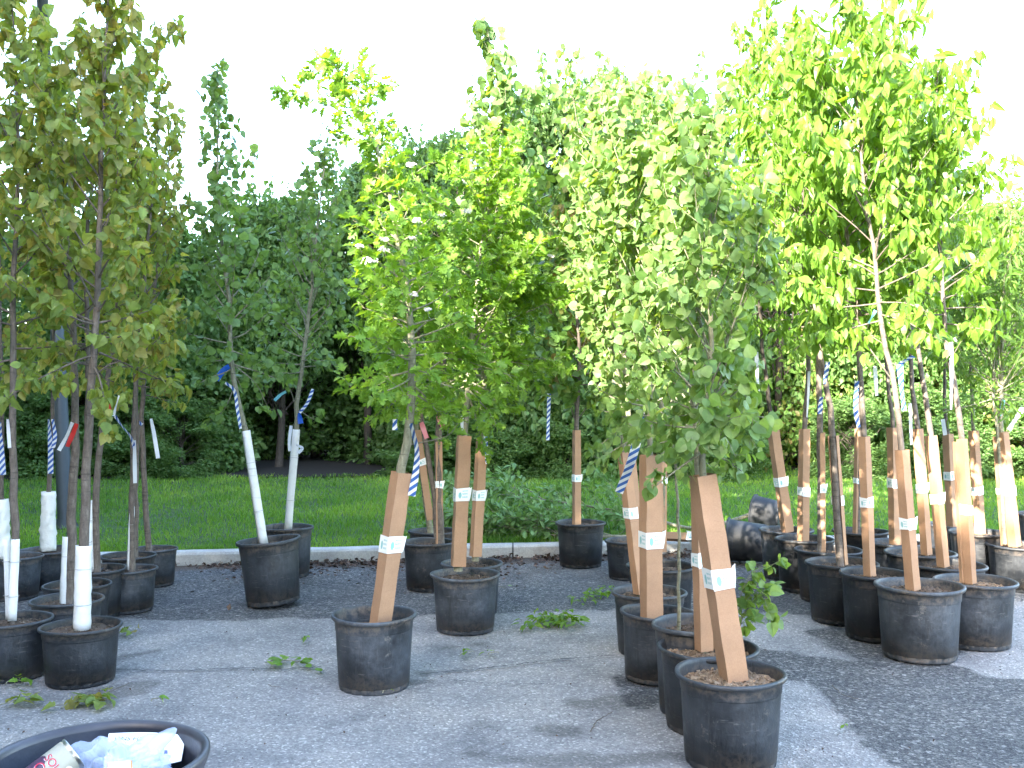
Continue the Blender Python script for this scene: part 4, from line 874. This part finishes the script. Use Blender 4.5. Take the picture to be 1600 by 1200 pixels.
t_(pot=(1085, 972, 134, None), d=4.72, sl=[], tr=[(1060, 975), (1062, 900), (1058, 760), (1050, 640), (1042, 480), (1040, 330)], r=3, nb=22, cr=[(680, 50), (560, 75), (420, 75), (330, 40)], **AS,
   label='thin-stemmed aspen in the pot with dry leaves directly behind the second aspen')
t_(pot=(1024, 955, 116, 1073), tilt=.03, fill=.85, sl=[('card', (1018, 948), (1016, 711), 33, dict(rot=.3, lab=.5))], tr=[(1018, 955), (1017, 711), (1015, 600), (1010, 450), (1000, 330), (1000, 200)], r=6, nb=52, low=True, cr=[(705, 90), (600, 95), (480, 95), (360, 105), (250, 90), (170, 45)], dens=1.05, **AS,
   label='round-leaved aspen with the broad upright cardboard sleeve, left of the nearest pots')
t_(pot=(1014, 922, 118, 1030), sl=[('card', (1000, 918), (974, 706), 20, dict(rot=.5, lab=.57))], tr=[(1001, 920), (975, 706), (970, 600), (965, 450), (960, 300), (955, 170)], r=6, nb=48, low=True, cr=[(700, 70), (600, 80), (480, 85), (340, 105), (220, 105), (130, 50)], **AS,
   rdy=-.42, rib=[('stripe', [(1002, 640), (997, 680), (985, 725), (967, 770)], 13)],
   label='round-leaved aspen with a narrow sleeve slanting left and a long striped tape')
t_(pot=(1032, 882, 108, None), d=6.5, sl=[('card', (1002, 880), (985, 712), 16, dict(rot=.8))], tr=[(1003, 880), (985, 712), (975, 560), (950, 400), (930, 260)], r=6, nb=30, cr=[(640, 50), (520, 75), (380, 95), (280, 70)], **AS,
   label='aspen behind the striped tape, its sleeve squeezed between two others')
t_(pot=(983, 843, 78, 908), sl=[('card', (1035, 862), (1036, 722), 12, dict(rot=.4, lab=.8))], tr=[(1035, 860), (1036, 722), (1030, 580), (1010, 420), (985, 260), (975, 130)], r=5, nb=34, cr=[(620, 40), (520, 60), (380, 90), (250, 90), (150, 50)], **AS,
   label='aspen farthest back in its row, slim sleeve partly hidden by the broad upright one')
# --- right cluster, pointed drooping leaves
EL = dict(kind='elm', bark='bark')
t_(pot=(1435, 912, 133, 1038), sl=[('card', (1427, 924), (1409, 703), 21, dict(rot=.5, lab=.48))], tr=[(1427, 920), (1409, 703), (1396, 600), (1378, 520), (1368, 400), (1350, 300), (1338, 150), (1330, -40)], r=5.8, nb=46, cr=[(520, 110), (440, 130), (330, 120), (200, 110), (80, 90), (0, 80), (-60, 30)], dens=1.1, **EL,
   limbs=[dict(p=[(1398, 600), (1340, 520), (1280, 460), (1225, 455)], r=.005), dict(p=[(1385, 540), (1330, 510), (1290, 520)], r=.004)],
   rib=[('stripe', [(1406, 570), (1408, 600), (1413, 642)], 10), ('rteal', [(1368, 485), (1357, 505)], 6)],
   label='pointed-leaf tree in the front pot of the right cluster, dark mulch in its pot')
t_(pot=(1522, 905, 122, 1018), chips=1, sl=[('card', (1517, 904), (1503, 686), 17, dict(rot=.6, lab=.51)), ('card', (1505, 900), (1494, 690), 13, dict(rot=.2, dy=.04, open_=True))], tr=[(1512, 905), (1503, 686), (1490, 600), (1477, 520), (1470, 400), (1462, 250), (1465, 100)], r=6, nb=40, cr=[(520, 60), (430, 90), (300, 95), (180, 80), (90, 50), (60, 20)], dens=1.0, **EL,
   limbs=[dict(p=[(1470, 300), (1500, 220), (1540, 170)], r=.003), dict(p=[(1468, 180), (1500, 120), (1530, 85)], r=.003), dict(p=[(1486, 560), (1515, 515), (1545, 500)], r=.003)],
   rib=[('rwhite', [(1494, 530), (1486, 534), (1487, 570), (1486, 640)], 6)],
   label='pointed-leaf tree in the brownish front pot at the right, with a torn cardboard sleeve')
t_(pot=(1366, 893, 108, 1005), sl=[('card', (1359, 900), (1350, 682), 18, dict(rot=.6, lab=.53))], tr=[(1357, 900), (1349, 682), (1345, 600), (1340, 480), (1320, 350), (1300, 200), (1285, 60)], r=6, nb=40, cr=[(530, 70), (440, 100), (300, 90), (180, 80), (60, 60), (0, 20)], **EL,
   rib=[('stripe', [(1339, 595), (1337, 640), (1342, 668)], 7), ('rwhite', [(1367, 572), (1370, 618)], 6)],
   label='pointed-leaf tree just left of the dark-mulched front pot in the right cluster')
t_(pot=(1314, 877, 112, 978), sl=[('card', (1316, 875), (1302, 681), 17, dict(rot=2.2, lab=.5, open_=True))], tr=[(1314, 876), (1302, 700), (1290, 600), (1280, 540), (1262, 400), (1250, 250), (1245, 120)], r=6.5, nb=34, cr=[(540, 60), (440, 85), (300, 90), (180, 80), (60, 40)], **EL,
   rib=[('stripe', [(1294, 565), (1288, 600)], 7)],
   label='pointed-leaf tree in the right cluster, its sleeve split open over the dark trunk')
t_(pot=(1294, 857, 104, 945), sl=[('card', (1284, 856), (1283, 676), 15, dict(rot=1.2, lab=.53, open_=True))], tr=[(1283, 856), (1282, 700), (1281, 600), (1275, 450), (1262, 300), (1240, 150), (1225, 40)], r=6, nb=34, cr=[(540, 50), (440, 80), (300, 80), (150, 70), (40, 40)], **EL,
   rib=[('stripe', [(1283, 620), (1281, 647)], 7)],
   label='pointed-leaf tree with an open sleeve in the shadowed pot behind the split-sleeve one')
t_(pot=(1256, 840, 90, 928), sl=[('card', (1255, 838), (1257, 670), 16, dict(rot=.35, lab=.44))], tr=[(1257, 838), (1260, 670), (1263, 560), (1255, 430), (1230, 280), (1205, 120), (1195, 0)], r=5, nb=36, cr=[(540, 60), (440, 85), (300, 85), (170, 75), (60, 60), (0, 20)], **EL,
   rib=[('rwhite', [(1264, 580), (1263, 615), (1261, 652)], 4)],
   label='pointed-leaf tree with a straight sleeve, second from the left in the right cluster')
t_(pot=(1228, 826, 84, 908), sl=[('card', (1231, 826), (1208, 672), 17, dict(rot=.25, lab=.49))], tr=[(1231, 826), (1209, 672), (1196, 590), (1190, 520), (1185, 400), (1175, 250), (1165, 100)], r=4.5, nb=38, cr=[(520, 55), (430, 70), (300, 60), (180, 55), (60, 30)], bark='barkd', **{'kind': 'elm'},
   rib=[('rwhite', [(1182, 550), (1183, 585), (1186, 616)], 6)],
   label='pointed-leaf tree leaning left at the left end of the right cluster, beside tipped pots')
t_(pot=(1478, 880, 118, None), d=6.6, sl=[('card', (1474, 880), (1455, 681), 18, dict(rot=.55, lab=.52))], tr=[(1473, 880), (1454, 681), (1440, 580), (1430, 520), (1425, 400), (1415, 200), (1405, 40)], r=5.5, nb=36, cr=[(520, 60), (420, 80), (300, 90), (150, 70), (40, 40)], **EL,
   label='pointed-leaf tree with a cleanly labelled sleeve behind the two front pots')
t_(pot=(1437, 861, 108, None), d=7.0, sl=[('card', (1448, 858), (1434, 670), 16, dict(rot=.55, lab=.53))], tr=[(1447, 858), (1434, 670), (1425, 600), (1420, 450), (1400, 300), (1390, 120)], r=5, nb=30, cr=[(520, 60), (400, 80), (250, 80), (120, 50)], **EL,
   rib=[('rwhite', [(1422, 630), (1424, 695)], 5), ('stripe', [(1405, 570), (1420, 560), (1430, 556)], 6)],
   label='pointed-leaf tree in the middle of the right cluster, left of the cleanly labelled sleeve')
t_(pot=(1395, 846, 84, None), d=7.5, sl=[('card', (1399, 842), (1395, 668), 17, dict(rot=.35, lab=.52, open_=False))], tr=[(1399, 842), (1394, 668), (1385, 560), (1380, 400), (1365, 200)], r=4.5, nb=28, cr=[(520, 55), (400, 70), (250, 70), (150, 40)], **EL,
   label='pointed-leaf tree behind the front pot, sleeve standing in the gap between two nearer sleeves')
t_(pot=(1344, 828, 86, None), d=8.0, sl=[('card', (1338, 828), (1341, 670), 10, dict(rot=.35, lab=.5))], tr=[(1340, 828), (1341, 670), (1345, 560), (1350, 420), (1340, 250)], r=4.5, nb=26, cr=[(520, 50), (400, 65), (260, 50)], **EL,
   label='tree farthest back left in the right cluster, sleeve peeking out behind a nearer one')
t_(pot=(1487, 818, 76, None), d=8.5, sl=[('card', (1488, 817), (1481, 678), 16, dict(rot=.5, lab=.55))], tr=[(1487, 817), (1481, 678), (1476, 600), (1485, 450), (1490, 300)], r=4, nb=26, cr=[(560, 50), (430, 60), (310, 40)], **EL,
   rib=[('rwhite', [(1473, 655), (1477, 680)], 6)],
   label='tree at the back of the right cluster with a short white tape above its sleeve')
t_(pot=(1530, 830, 92, None), d=8.0, sl=[('card', (1532, 828), (1521, 673), 15, dict(rot=.5, lab=.42))], tr=[(1531, 828), (1521, 673), (1518, 600), (1515, 480), (1512, 330)], r=4, nb=28, cr=[(580, 50), (450, 60), (330, 40)], **{'kind': 'willow', 'bark': 'barkg'},
   label='narrow-leaved tree behind the brownish front pot, sleeve unlabelled at the top')
t_(pot=(1592, 850, 98, 928), sl=[('card', (1586, 853), (1566, 675), 18, dict(rot=.5, lab=.49)), ('card', (1570, 850), (1557, 682), 10, dict(rot=.3, dy=.05, lab=.5))], tr=[[(1586, 853), (1567, 675), (1565, 600), (1570, 450), (1580, 330)], [(1570, 850), (1560, 690), (1552, 600), (1555, 480), (1548, 380)]], r=5, nb=40, cr=[(650, 60), (560, 90), (430, 90), (330, 50)], **{'kind': 'willow', 'bark': 'barkg'}, low=True,
   rib=[('rwhite', [(1600, 635), (1590, 650), (1576, 672)], 8), ('rteal', [(1568, 625), (1563, 650)], 5)],
   label='narrow-leaved tree in the dark pot at the right edge, with two cardboard sleeves')
t_(pot=(1625, 800, 76, None), d=9.0, sl=[], tr=[(1625, 800), (1627, 600), (1620, 400)], r=4, nb=26, cr=[(640, 50), (520, 80), (400, 50)], **{'kind': 'willow', 'bark': 'barkg'},
   label='narrow-leaved tree in a pot cut off by the right edge of the photo')
GRP = {'maple': 'olive-leaved potted trees at the left', 'spr': 'slender small-leaved potted trees', 'haw': 'lobed-leaf potted trees', 'aspen': 'row of potted aspens', 'elm': 'right cluster of potted trees', 'willow': 'right cluster of potted trees'}
for D in T:
    D.setdefault('group', GRP[D.get('kind', 'maple')]); D['name'] = {'maple': 'potted_maple', 'spr': 'potted_poplar', 'haw': 'potted_hawthorn', 'aspen': 'potted_aspen', 'elm': 'potted_chokecherry', 'willow': 'potted_willow'}[D.get('kind', 'maple')]
    potted(D)
# extra empty pots wedged in the clusters
# ================================================================== fallen potted trees
M['tip'] = plain('matte_black_plastic', (.016, .018, .022), .6, .35, 7, bmp=.004)
TIPPOT = pot_acc(1).mesh('pot', M['tip'])
def fallen(base, tip, potd, stem_px, lims, label, lab=True, d=9.0, potw=.4):
    b0 = np.array(base); ax = nrm(np.array(potd, float)); root = thing('fallen_potted_tree', b0, label, 'potted tree', 'fallen potted trees')
    R = Vector(ax).to_track_quat('Z', 'Y').to_matrix(); s = potw / .44
    po = link('pot', TIPPOT, root); po.rotation_euler = R.to_euler(); po.scale = (s, s, s)
    so = link('soil', SOILS[1], root); so.rotation_euler = R.to_euler(); so.scale = (s * .985, s * .985, s)
    G = Grow('spr', .075); st = b0 + ax * .36 * s
    pts = [st - ax * .05] + [P(*q) for q in stem_px]; path = smooth_path(pts, 20); tube(G.wood, path, np.linspace(.022, .006, 20), 8)
    for (i, q) in lims:
        e = P(*q); mid = (path[i] + e) / 2 + rng.normal(size=3) * .06 + np.array([0, 0, .05]); G.limb(smooth_path([path[i], mid, e], 9), .006, True, .1, np.array([0, -.3, .9]), tl=.5)
    part(G.wood, 'trunk', M['barkg'], root); G.k['dr'] = .2; G.k['up'] = .5; G.k['ls'] = .085; part(G.crown_mesh('fallen'), 'crown', M['fallen'], root)
    if lab: sleeve(root, 'card', path[2], path[2] + (path[6] - path[2]), .09, .5, lab=.35)
lim = [(19, (640, 800, 9.7)), (18, (660, 830, 9.5)), (17, (700, 760, 10.1)), (16, (690, 845, 9.5)), (15, (730, 770, 9.9)), (14, (740, 840, 9.45)), (13, (760, 760, 10)), (13, (790, 845, 9.4)), (12, (800, 775, 9.9)), (11, (830, 845, 9.45)), (10, (840, 790, 9.8)), (9, (870, 845, 9.4)), (12, (650, 845, 9.6)), (17, (640, 835, 9.7)), (15, (700, 800, 9.5)), (13, (760, 810, 9.4)), (11, (800, 820, 9.4)), (10, (850, 815, 9.45)), (9, (730, 815, 9.5)), (8, (950, 845, 9.5)), (7, (930, 800, 9.8))]
p1 = P(1190, 850, 8.9)
fallen((p1[0], 8.75, .185), None, (-.92, .30, .05), [(1070, 838, 9.2), (960, 838, 9.35), (850, 835, 9.4), (750, 815, 9.5)], lim, 'fallen tree at the kerb, large black pot on its side, leafy crown on the grass')
lim2 = [(19, (690, 745, 10.4)), (18, (720, 790, 10.0)), (17, (760, 745, 10.4)), (16, (740, 770, 10.0)), (15, (810, 760, 10.3)), (14, (800, 800, 9.9)), (13, (850, 765, 10.2)), (12, (850, 800, 9.9)), (11, (900, 770, 10.1)), (10, (900, 800, 9.9)), (9, (925, 735, 10.2)), (9, (950, 760, 10.2)), (8, (960, 790, 9.9)), (8, (925, 815, 9.7)), (16, (680, 790, 10.0))]
p2 = P(1228, 828, 9.6)
fallen((p2[0], 9.75, .30), None, (-.80, .45, .12), [(1090, 826, 9.8), (1000, 805, 9.9), (880, 785, 9.95), (760, 770, 10.1)], lim2, 'fallen tree farther back, its smaller pot tipped over behind the large tipped pot', lab=False, potw=.34)
# ================================================================== fallen sprigs on the asphalt
def sprig(px, kind, mat, n, spread, ls, label, stem=True, name='leaf_sprig'):
    pts = [np.array([*gp(a, b), .016]) for a, b in px]; path = smooth_path(pts, 10); path[1:-1, 2] += .012; acc = Acc(); wood = Acc()
    root = thing(name, path[0], label, 'fallen leaves', 'fallen sprigs on the asphalt'); tube(wood, path, np.linspace(.003, .0015, 10), 5)
    u = rng.uniform(0, 9, n); i = u.astype(int); p = path[i] + (path[np.minimum(i + 1, 9)] - path[i]) * (u - i)[:, None]; off = rng.normal(size=(n, 3)) * spread; off[:, 2] = np.abs(off[:, 2]) * .25 + .006; p = p + off
    for q in range(0, n, 3): tube(wood, [p[q] * .3 + path[i[q]] * .7, p[q]], .0011, 3)
    d = off * [1, 1, 0] / max(spread, .001) + rng.normal(size=(n, 3)) * .6; d[:, 2] *= .3; place_leaves(acc, kind, p, d, rng.normal(size=(n, 3)) * .35 + np.array([0, 0, 1.]), ls * rng.uniform(.6, 1.15, n))
    part(wood, 'stem', M['barkg'], root); part(acc, 'leaves', M[mat], root)
sprig([(830, 985), (870, 972), (900, 985)], 'elm', 'elm', 120, .06, .07, 'big leafy green sprig on the asphalt left of the aspen row')
sprig([(900, 945), (935, 935), (950, 928)], 'elm', 'elm', 60, .05, .06, 'leafy green sprig just behind the biggest fallen sprig')
sprig([(414, 1040), (455, 1040), (495, 1048)], 'aspen', 'haw', 18, .02, .055, 'row of pale round leaves on a twig left of the lone front centre pot')
sprig([(95, 1112), (140, 1098), (178, 1103)], 'maple', 'maple', 26, .03, .07, 'broad-leaved green sprig lying right behind the bin')
sprig([(-10, 1112), (25, 1105), (55, 1103)], 'maple', 'maple', 10, .03, .06, 'sprig with a long twig at the left edge in front of the left pots')
sprig([(8, 1075), (22, 1070), (36, 1073)], 'maple', 'haw', 8, .02, .05, 'small yellow-green sprig by the foot of the leftmost pot')
sprig([(203, 996), (212, 990)], 'maple', 'maple', 8, .03, .05, 'small upright clump of leaves right of the left pots')
sprig([(718, 1030), (742, 1024)], 'elm', 'elm', 4, .012, .06, 'pair of green leaves right of the lone front centre pot')
sprig([(762, 1028), (780, 1026)], 'elm', 'elm', 3, .012, .055, 'lone small leaves below the bushy lobed-leaf tree pot')
sprig([(470, 1004), (482, 1002)], 'elm', 'elm', 3, .01, .05, 'tiny green leaf pair left behind the lone front centre pot')
sprig([(236, 1101), (252, 1099)], 'elm', 'haw', 3, .01, .045, 'tiny pale leaf above the rim of the bin')
sprig([(598, 1088), (606, 1086)], 'elm', 'haw', 2, .006, .03, 'speck of green leaf at the foot of the lone front centre pot')
sprig([(1318, 1142), (1324, 1143)], 'elm', 'elm', 2, .006, .04, 'single green leaf on the dark asphalt at the right')
sprig([(1180, 970), (1215, 975), (1235, 978)], 'elm', 'fallen', 10, .02, .06, 'dark green leaves on the asphalt right of the aspen pots')
sprig([(800, 868), (815, 864)], 'elm', 'fallen', 5, .03, .05, 'small green leaves at the kerb left of the lone kerb pot')
sprig([(725, 925), (790, 922)], 'elm', 'fallen', 4, .04, .04, 'loose green leaves between the bushy tree pot and the kerb pot')
def twig(px, label, r=.0025):
    pts = [np.array([*gp(a, b), .014]) for a, b in px]; acc = Acc(); tube(acc, smooth_path(pts, 14) + rng.normal(size=(14, 3)) * .0015, np.linspace(r, r * .5, 14), 6); o = acc.build('twig', M['bark'], off=pts[0]); o.location = pts[0]; tag(o, label, 'twig', 'dry twigs on the asphalt')
twig([(922, 1148), (935, 1130), (958, 1117)], 'bent dry twig on the asphalt left of the nearest pot', .003)
twig([(150, 1093), (175, 1083), (202, 1072)], 'straight dry twig between the front left pot and the bin')
twig([(60, 1110), (90, 1107), (118, 1104)], 'thin dry twig joining the two sprigs near the bin', .002)
twig([(420, 765 + 310), (440, 1078)], 'short dry twig left of the lone front centre pot', .002)
twig([(1300, 1075), (1318, 1090), (1340, 1096)], 'thin dry twig on the dark asphalt at the right')
# ================================================================== bin in the foreground
M['bin'] = plain('bin_plastic', (.028, .032, .045), .38, .5, 6, bmp=.004); M['binr'] = plain('bin_rim_plastic', (.04, .038, .045), .4, .4, 9)
BX, BY, BZ = (155 - 800) / F * 2.12, 2.12, .735
def bin_():
    r = thing('trash_bin', (BX, BY, 0), 'large round dark plastic bin cut off by the bottom left corner, filled with rubbish', 'bin'); a = Acc(); R = .222
    lathe(a, [(0, .004), (.16, .0), (.168, .008), (.205, BZ - .075), (.207, BZ - .07), (.216, BZ - .066), (.219, BZ - .03)], 96, c=(BX, BY, 0)); lathe(a, [(.208, BZ - .012), (.203, BZ - .06), (.198, .3), (.19, .1), (0, .1)], 96, c=(BX, BY, 0)); part(a, 'body', M['bin'], r)
    a = Acc(); lathe(a, [(.219, BZ - .032), (.2235, BZ - .028), (.229, BZ - .01), (.2285, BZ - .002), (.224, BZ), (.216, BZ - .001), (.2095, BZ - .006), (.2075, BZ - .014)], 96, c=(BX, BY, 0)); part(a, 'rim', M['binr'], r)
bin_()
def film(name, c, s, seed, mat, label, cat, squash=(1, 1, .6), peaks=()):
    r = np.random.default_rng(seed); n, k = 70, 110; th = np.linspace(0, 2 * math.pi, k, endpoint=False); ph = np.linspace(.02, math.pi - .02, n); T_, Ph = np.meshgrid(th, ph)
    D3 = np.stack([np.sin(Ph) * np.cos(T_), np.sin(Ph) * np.sin(T_), np.cos(Ph)], -1); rad = np.ones(T_.shape)
    for q in range(44):
        v = nrm(r.normal(size=3)); d = D3 @ v; rad += (.13 * np.abs(np.sin(d * r.uniform(2, 12) + r.uniform(0, 6))) - .07) * (1 if q < 20 else .35)
    for (v, h, sh) in peaks: rad += h * np.clip(D3 @ nrm(np.array(v, float)), 0, 1) ** sh
    V = D3 * rad[..., None] * s * np.array(squash); i = np.arange(n - 1)[:, None] * k; j = np.arange(k)[None]; j2 = (j + 1) % k
    f = np.concatenate([np.stack([i + j, i + k + j, i + k + j2], -1).reshape(-1, 3), np.stack([i + j, i + k + j2, i + j2], -1).reshape(-1, 3)])
    a = Acc(); a.add(V, f, 0, False); o = a.build(name, mat, off=(0, 0, 0)); o.location = c; tag(o, label, cat); return o
def clear_film():
    m, t, b, out = newmat('thin_plastic_film'); b.inputs['Base Color'].default_value = (.62, .68, .85, 1); b.inputs['Roughness'].default_value = .22; b.inputs['Specular IOR Level'].default_value = .6
    tp = t.nodes.new('ShaderNodeBsdfTransparent'); tr = t.nodes.new('ShaderNodeBsdfTranslucent'); tr.inputs[0].default_value = (.6, .66, .85, 1); m1 = t.nodes.new('ShaderNodeMixShader'); m1.inputs[0].default_value = .4
    t.links.new(b.outputs[0], m1.inputs[1]); t.links.new(tr.outputs[0], m1.inputs[2]); m2 = t.nodes.new('ShaderNodeMixShader'); m2.inputs[0].default_value = .55; t.links.new(m1.outputs[0], m2.inputs[1]); t.links.new(tp.outputs[0], m2.inputs[2]); t.links.new(m2.outputs[0], out.inputs[0]); return m
M['film'] = clear_film(); M['paper'] = plain('white_paper', (.78, .8, .82), .7, .04, 5); M['ink'] = plain('dark_ink', (.03, .035, .06), .7); M['redink'] = plain('red_ink', (.55, .02, .06), .5); M['tin'] = plain('tin_metal', (.45, .44, .4), .3, .15, 10, metallic=.9); M['canlab'] = plain('can_label', (.36, .34, .27), .45, .15, 12); M['canp'] = plain('can_purple', (.06, .025, .06), .4, .2, 10); M['whiteink'] = plain('white_ink', (.75, .72, .74), .5)
M['orange'] = plain('orange_ink', (.6, .25, .04), .6); M['blueink'] = plain('blue_ink', (.1, .12, .35), .6)
film('rubbish_sack', (BX + .02, BY - .0, .45), .15, 3, M['bin'], 'dark crumpled rubbish sack filling the bin under the paper and the clear bag', 'rubbish sack', (1.15, 1.15, .9))
def onplane(px, py, o, n):
    """point of the plane (o, n) seen at a photo pixel - where an item's corner really lies"""
    a = P(px, py, 1.0) - np.array([0, 0, CAMZ]); t = np.dot(np.asarray(o) - np.array([0, 0, CAMZ]), n) / np.dot(a, n); return np.array([0, 0, CAMZ]) + a * t
def text_mesh(body, size):
    cu = bpy.data.curves.new('t', 'FONT'); cu.body = body; cu.size = size; o = bpy.data.objects.new('t', cu); C.objects.link(o); bpy.context.view_layer.update(); dg = bpy.context.evaluated_depsgraph_get(); me = bpy.data.meshes.new_from_object(o.evaluated_get(dg)); bpy.data.objects.remove(o); me.calc_loop_triangles()
    v = np.array([q.co[:] for q in me.vertices]); f = np.array([q.vertices[:] for q in me.loop_triangles]); bpy.data.meshes.remove(me); return v, f
def paper():
    pn = nrm(np.array([.12, -.42, .9])); o = np.array([BX + .08, BY + .04, .655]); c = [onplane(170, 1146, o, pn), onplane(290, 1149, o, pn), onplane(283, 1186, o, pn), onplane(160, 1215, o, pn)]
    r = thing('paper_sheet', c[0], 'white printed sheet of paper lying in the bin under the clear plastic bag', 'paper'); a = Acc(); n = 10; v = []
    for i in range(n + 1):
        for j in range(n + 1):
            u, w_ = i / n, j / n; q = (c[0] * (1 - u) + c[1] * u) * (1 - w_) + (c[3] * (1 - u) + c[2] * u) * w_; v.append(q + pn * .006 * math.sin(u * 3 + w_ * 2))
    f = []
    for i in range(n):
        for j in range(n): A = i * (n + 1) + j; f += [(A, A + n + 1, A + n + 2), (A, A + n + 2, A + 1)]
    a.add(v, f, 0, True); part(a, 'sheet', M['paper'], r)
    ex = nrm(c[1] - c[0]); ey = nrm(np.cross(pn, ex)); tv, tf = text_mesh('ONS FO', .017); org = onplane(178, 1161, o, pn); a = Acc(); a.add(org + tv[:, :1] * ex + tv[:, 1:2] * ey + pn * .009, tf); part(a, 'printed_text', M['ink'], r)
    a = Acc()
    for (x0, y0, x1, y1) in ((256, 1172, 262, 1178),):
        q = [onplane(x0, y0, o + pn * .009, pn), onplane(x1, y0, o + pn * .009, pn), onplane(x1, y1, o + pn * .009, pn), onplane(x0, y1, o + pn * .009, pn)]; a.add(q, [(0, 1, 2), (0, 2, 3)])
    part(a, 'printed_mark', M['blueink'], r)
paper()
bc = P(185, 1180, 2.07)
film('plastic_bag', (bc[0], 2.06, bc[2] - .045), .062, 11, M['film'], 'clear bluish crumpled plastic bag on the white paper in the bin', 'plastic bag', (1.15, .8, .8), peaks=[((-.75, .6, .8), .55, 14), ((.8, .75, .95), .85, 26), ((-.9, -.2, .2), .3, 10)])
def can():
    r_ = .034; top = P(116, 1176, 2.02); ax = nrm(np.array([.60, .50, .45])); L = .11; base = top - ax * L; side = nrm(np.cross(ax, [0, -1., 0])); fr = nrm(np.cross(ax, side)); 
    if fr[1] > 0: fr = -fr
    side = np.cross(fr, ax)   # reading direction around the can as seen from the camera
    r = thing('tin_can', base, 'opened tin can with red lettering on a cream and purple label leaning in the bin', 'can')
    def shell(prof, k=48):
        th = np.arange(k) * 2 * math.pi / k; v = []; 
        for (rr, h) in prof:
            for t_ in th: v.append(base + ax * h + rr * (math.cos(t_) * fr + math.sin(t_) * side))
        f = []
        for i in range(len(prof) - 1):
            for j in range(k): A, B = i * k + j, i * k + (j + 1) % k; f += [(A, B, B + k), (A, B + k, A + k)]
        return v, f
    a = Acc(); v, f = shell([(0, .002), (.032, .002), (.0345, 0), (r_, .004), (r_, L - .005), (.0352, L - .002), (.0348, L), (.033, L - .001), (.0325, L - .006), (.032, .006)]); a.add(v, f, 0, True); part(a, 'body', M['tin'], r)
    a = Acc(); v, f = shell([(r_ + .0006, .006), (r_ + .0006, L - .008)]); a.add(v, f, 0, True); lo = part(a, 'label', M['canlab'], r)
    def wrap(tv, tf, mat, h0, t0, rr, nm, parent=None):
        a = Acc(); an = t0 - tv[:, 0] / r_; a.add(base + ax * (h0 + tv[:, 1:2]) + rr * (np.cos(an)[:, None] * fr + np.sin(an)[:, None] * side), tf); part(a, nm, mat, r, parent=parent)
    # purple field on the lower part of the label
    n = 30; xx = np.linspace(-.052, .05, n); tv = np.concatenate([np.stack([xx, np.zeros(n)], -1), np.stack([xx, .045 + .012 * np.sin(np.linspace(0, 9, n))], -1)]); tf = []
    for i in range(n - 1): tf += [(i, i + 1, n + i + 1), (i, n + i + 1, n + i)]
    wrap(tv, tf, M['canp'], .008, 0, r_ + .0012, 'label_field', lo)
    for body, h0, x0, sz in (('SOUR D', .060, -.030, .021), ('CAA', .036, -.030, .027)):
        tv, tf = text_mesh(body, sz); tv = tv[:, :2]
        tv[:, 0] += x0; cen = tv.mean(0)
        wrap(tv * 1.0 + np.array([-.0007, -.0009]), tf, M['whiteink'], h0, 0, r_ + .0018, 'lettering_outline', lo); wrap(tv, tf, M['redink'], h0, 0, r_ + .0025, 'lettering', lo)
    th = np.linspace(0, 6.28, 24, endpoint=False); tv = np.concatenate([[[.022, .083]], np.stack([.022 + .010 * np.cos(th), .083 + .007 * np.sin(th)], -1)]); tf = [(0, 1 + i, 1 + (i + 1) % 24) for i in range(24)]
    wrap(tv, tf, M['whiteink'], 0, 0, r_ + .0016, 'emblem', lo)
can()
def card_():
    pn = nrm(np.array([0, -.5, .85])); o = P(188, 1198, 1.97); a = Acc(); r = thing('small_card', o, 'small white card with a thin orange border at the bottom of the bin', 'card')
    q = [onplane(x, y, o, pn) for x, y in ((168, 1191), (206, 1188), (208, 1218), (168, 1220))]; a.add([*q, *[z_ - pn * .002 for z_ in q]], [(0, 3, 2), (0, 2, 1), (4, 5, 6), (4, 6, 7), (0, 1, 5), (0, 5, 4), (1, 2, 6), (1, 6, 5)]); part(a, 'border', M['orange'], r)
    a = Acc(); c = sum(q) / 4; q2 = [c + (z_ - c) * .9 + pn * .001 for z_ in q]; a.add(q2, [(0, 3, 2), (0, 2, 1)]); part(a, 'face', M['paper'], r)
card_()
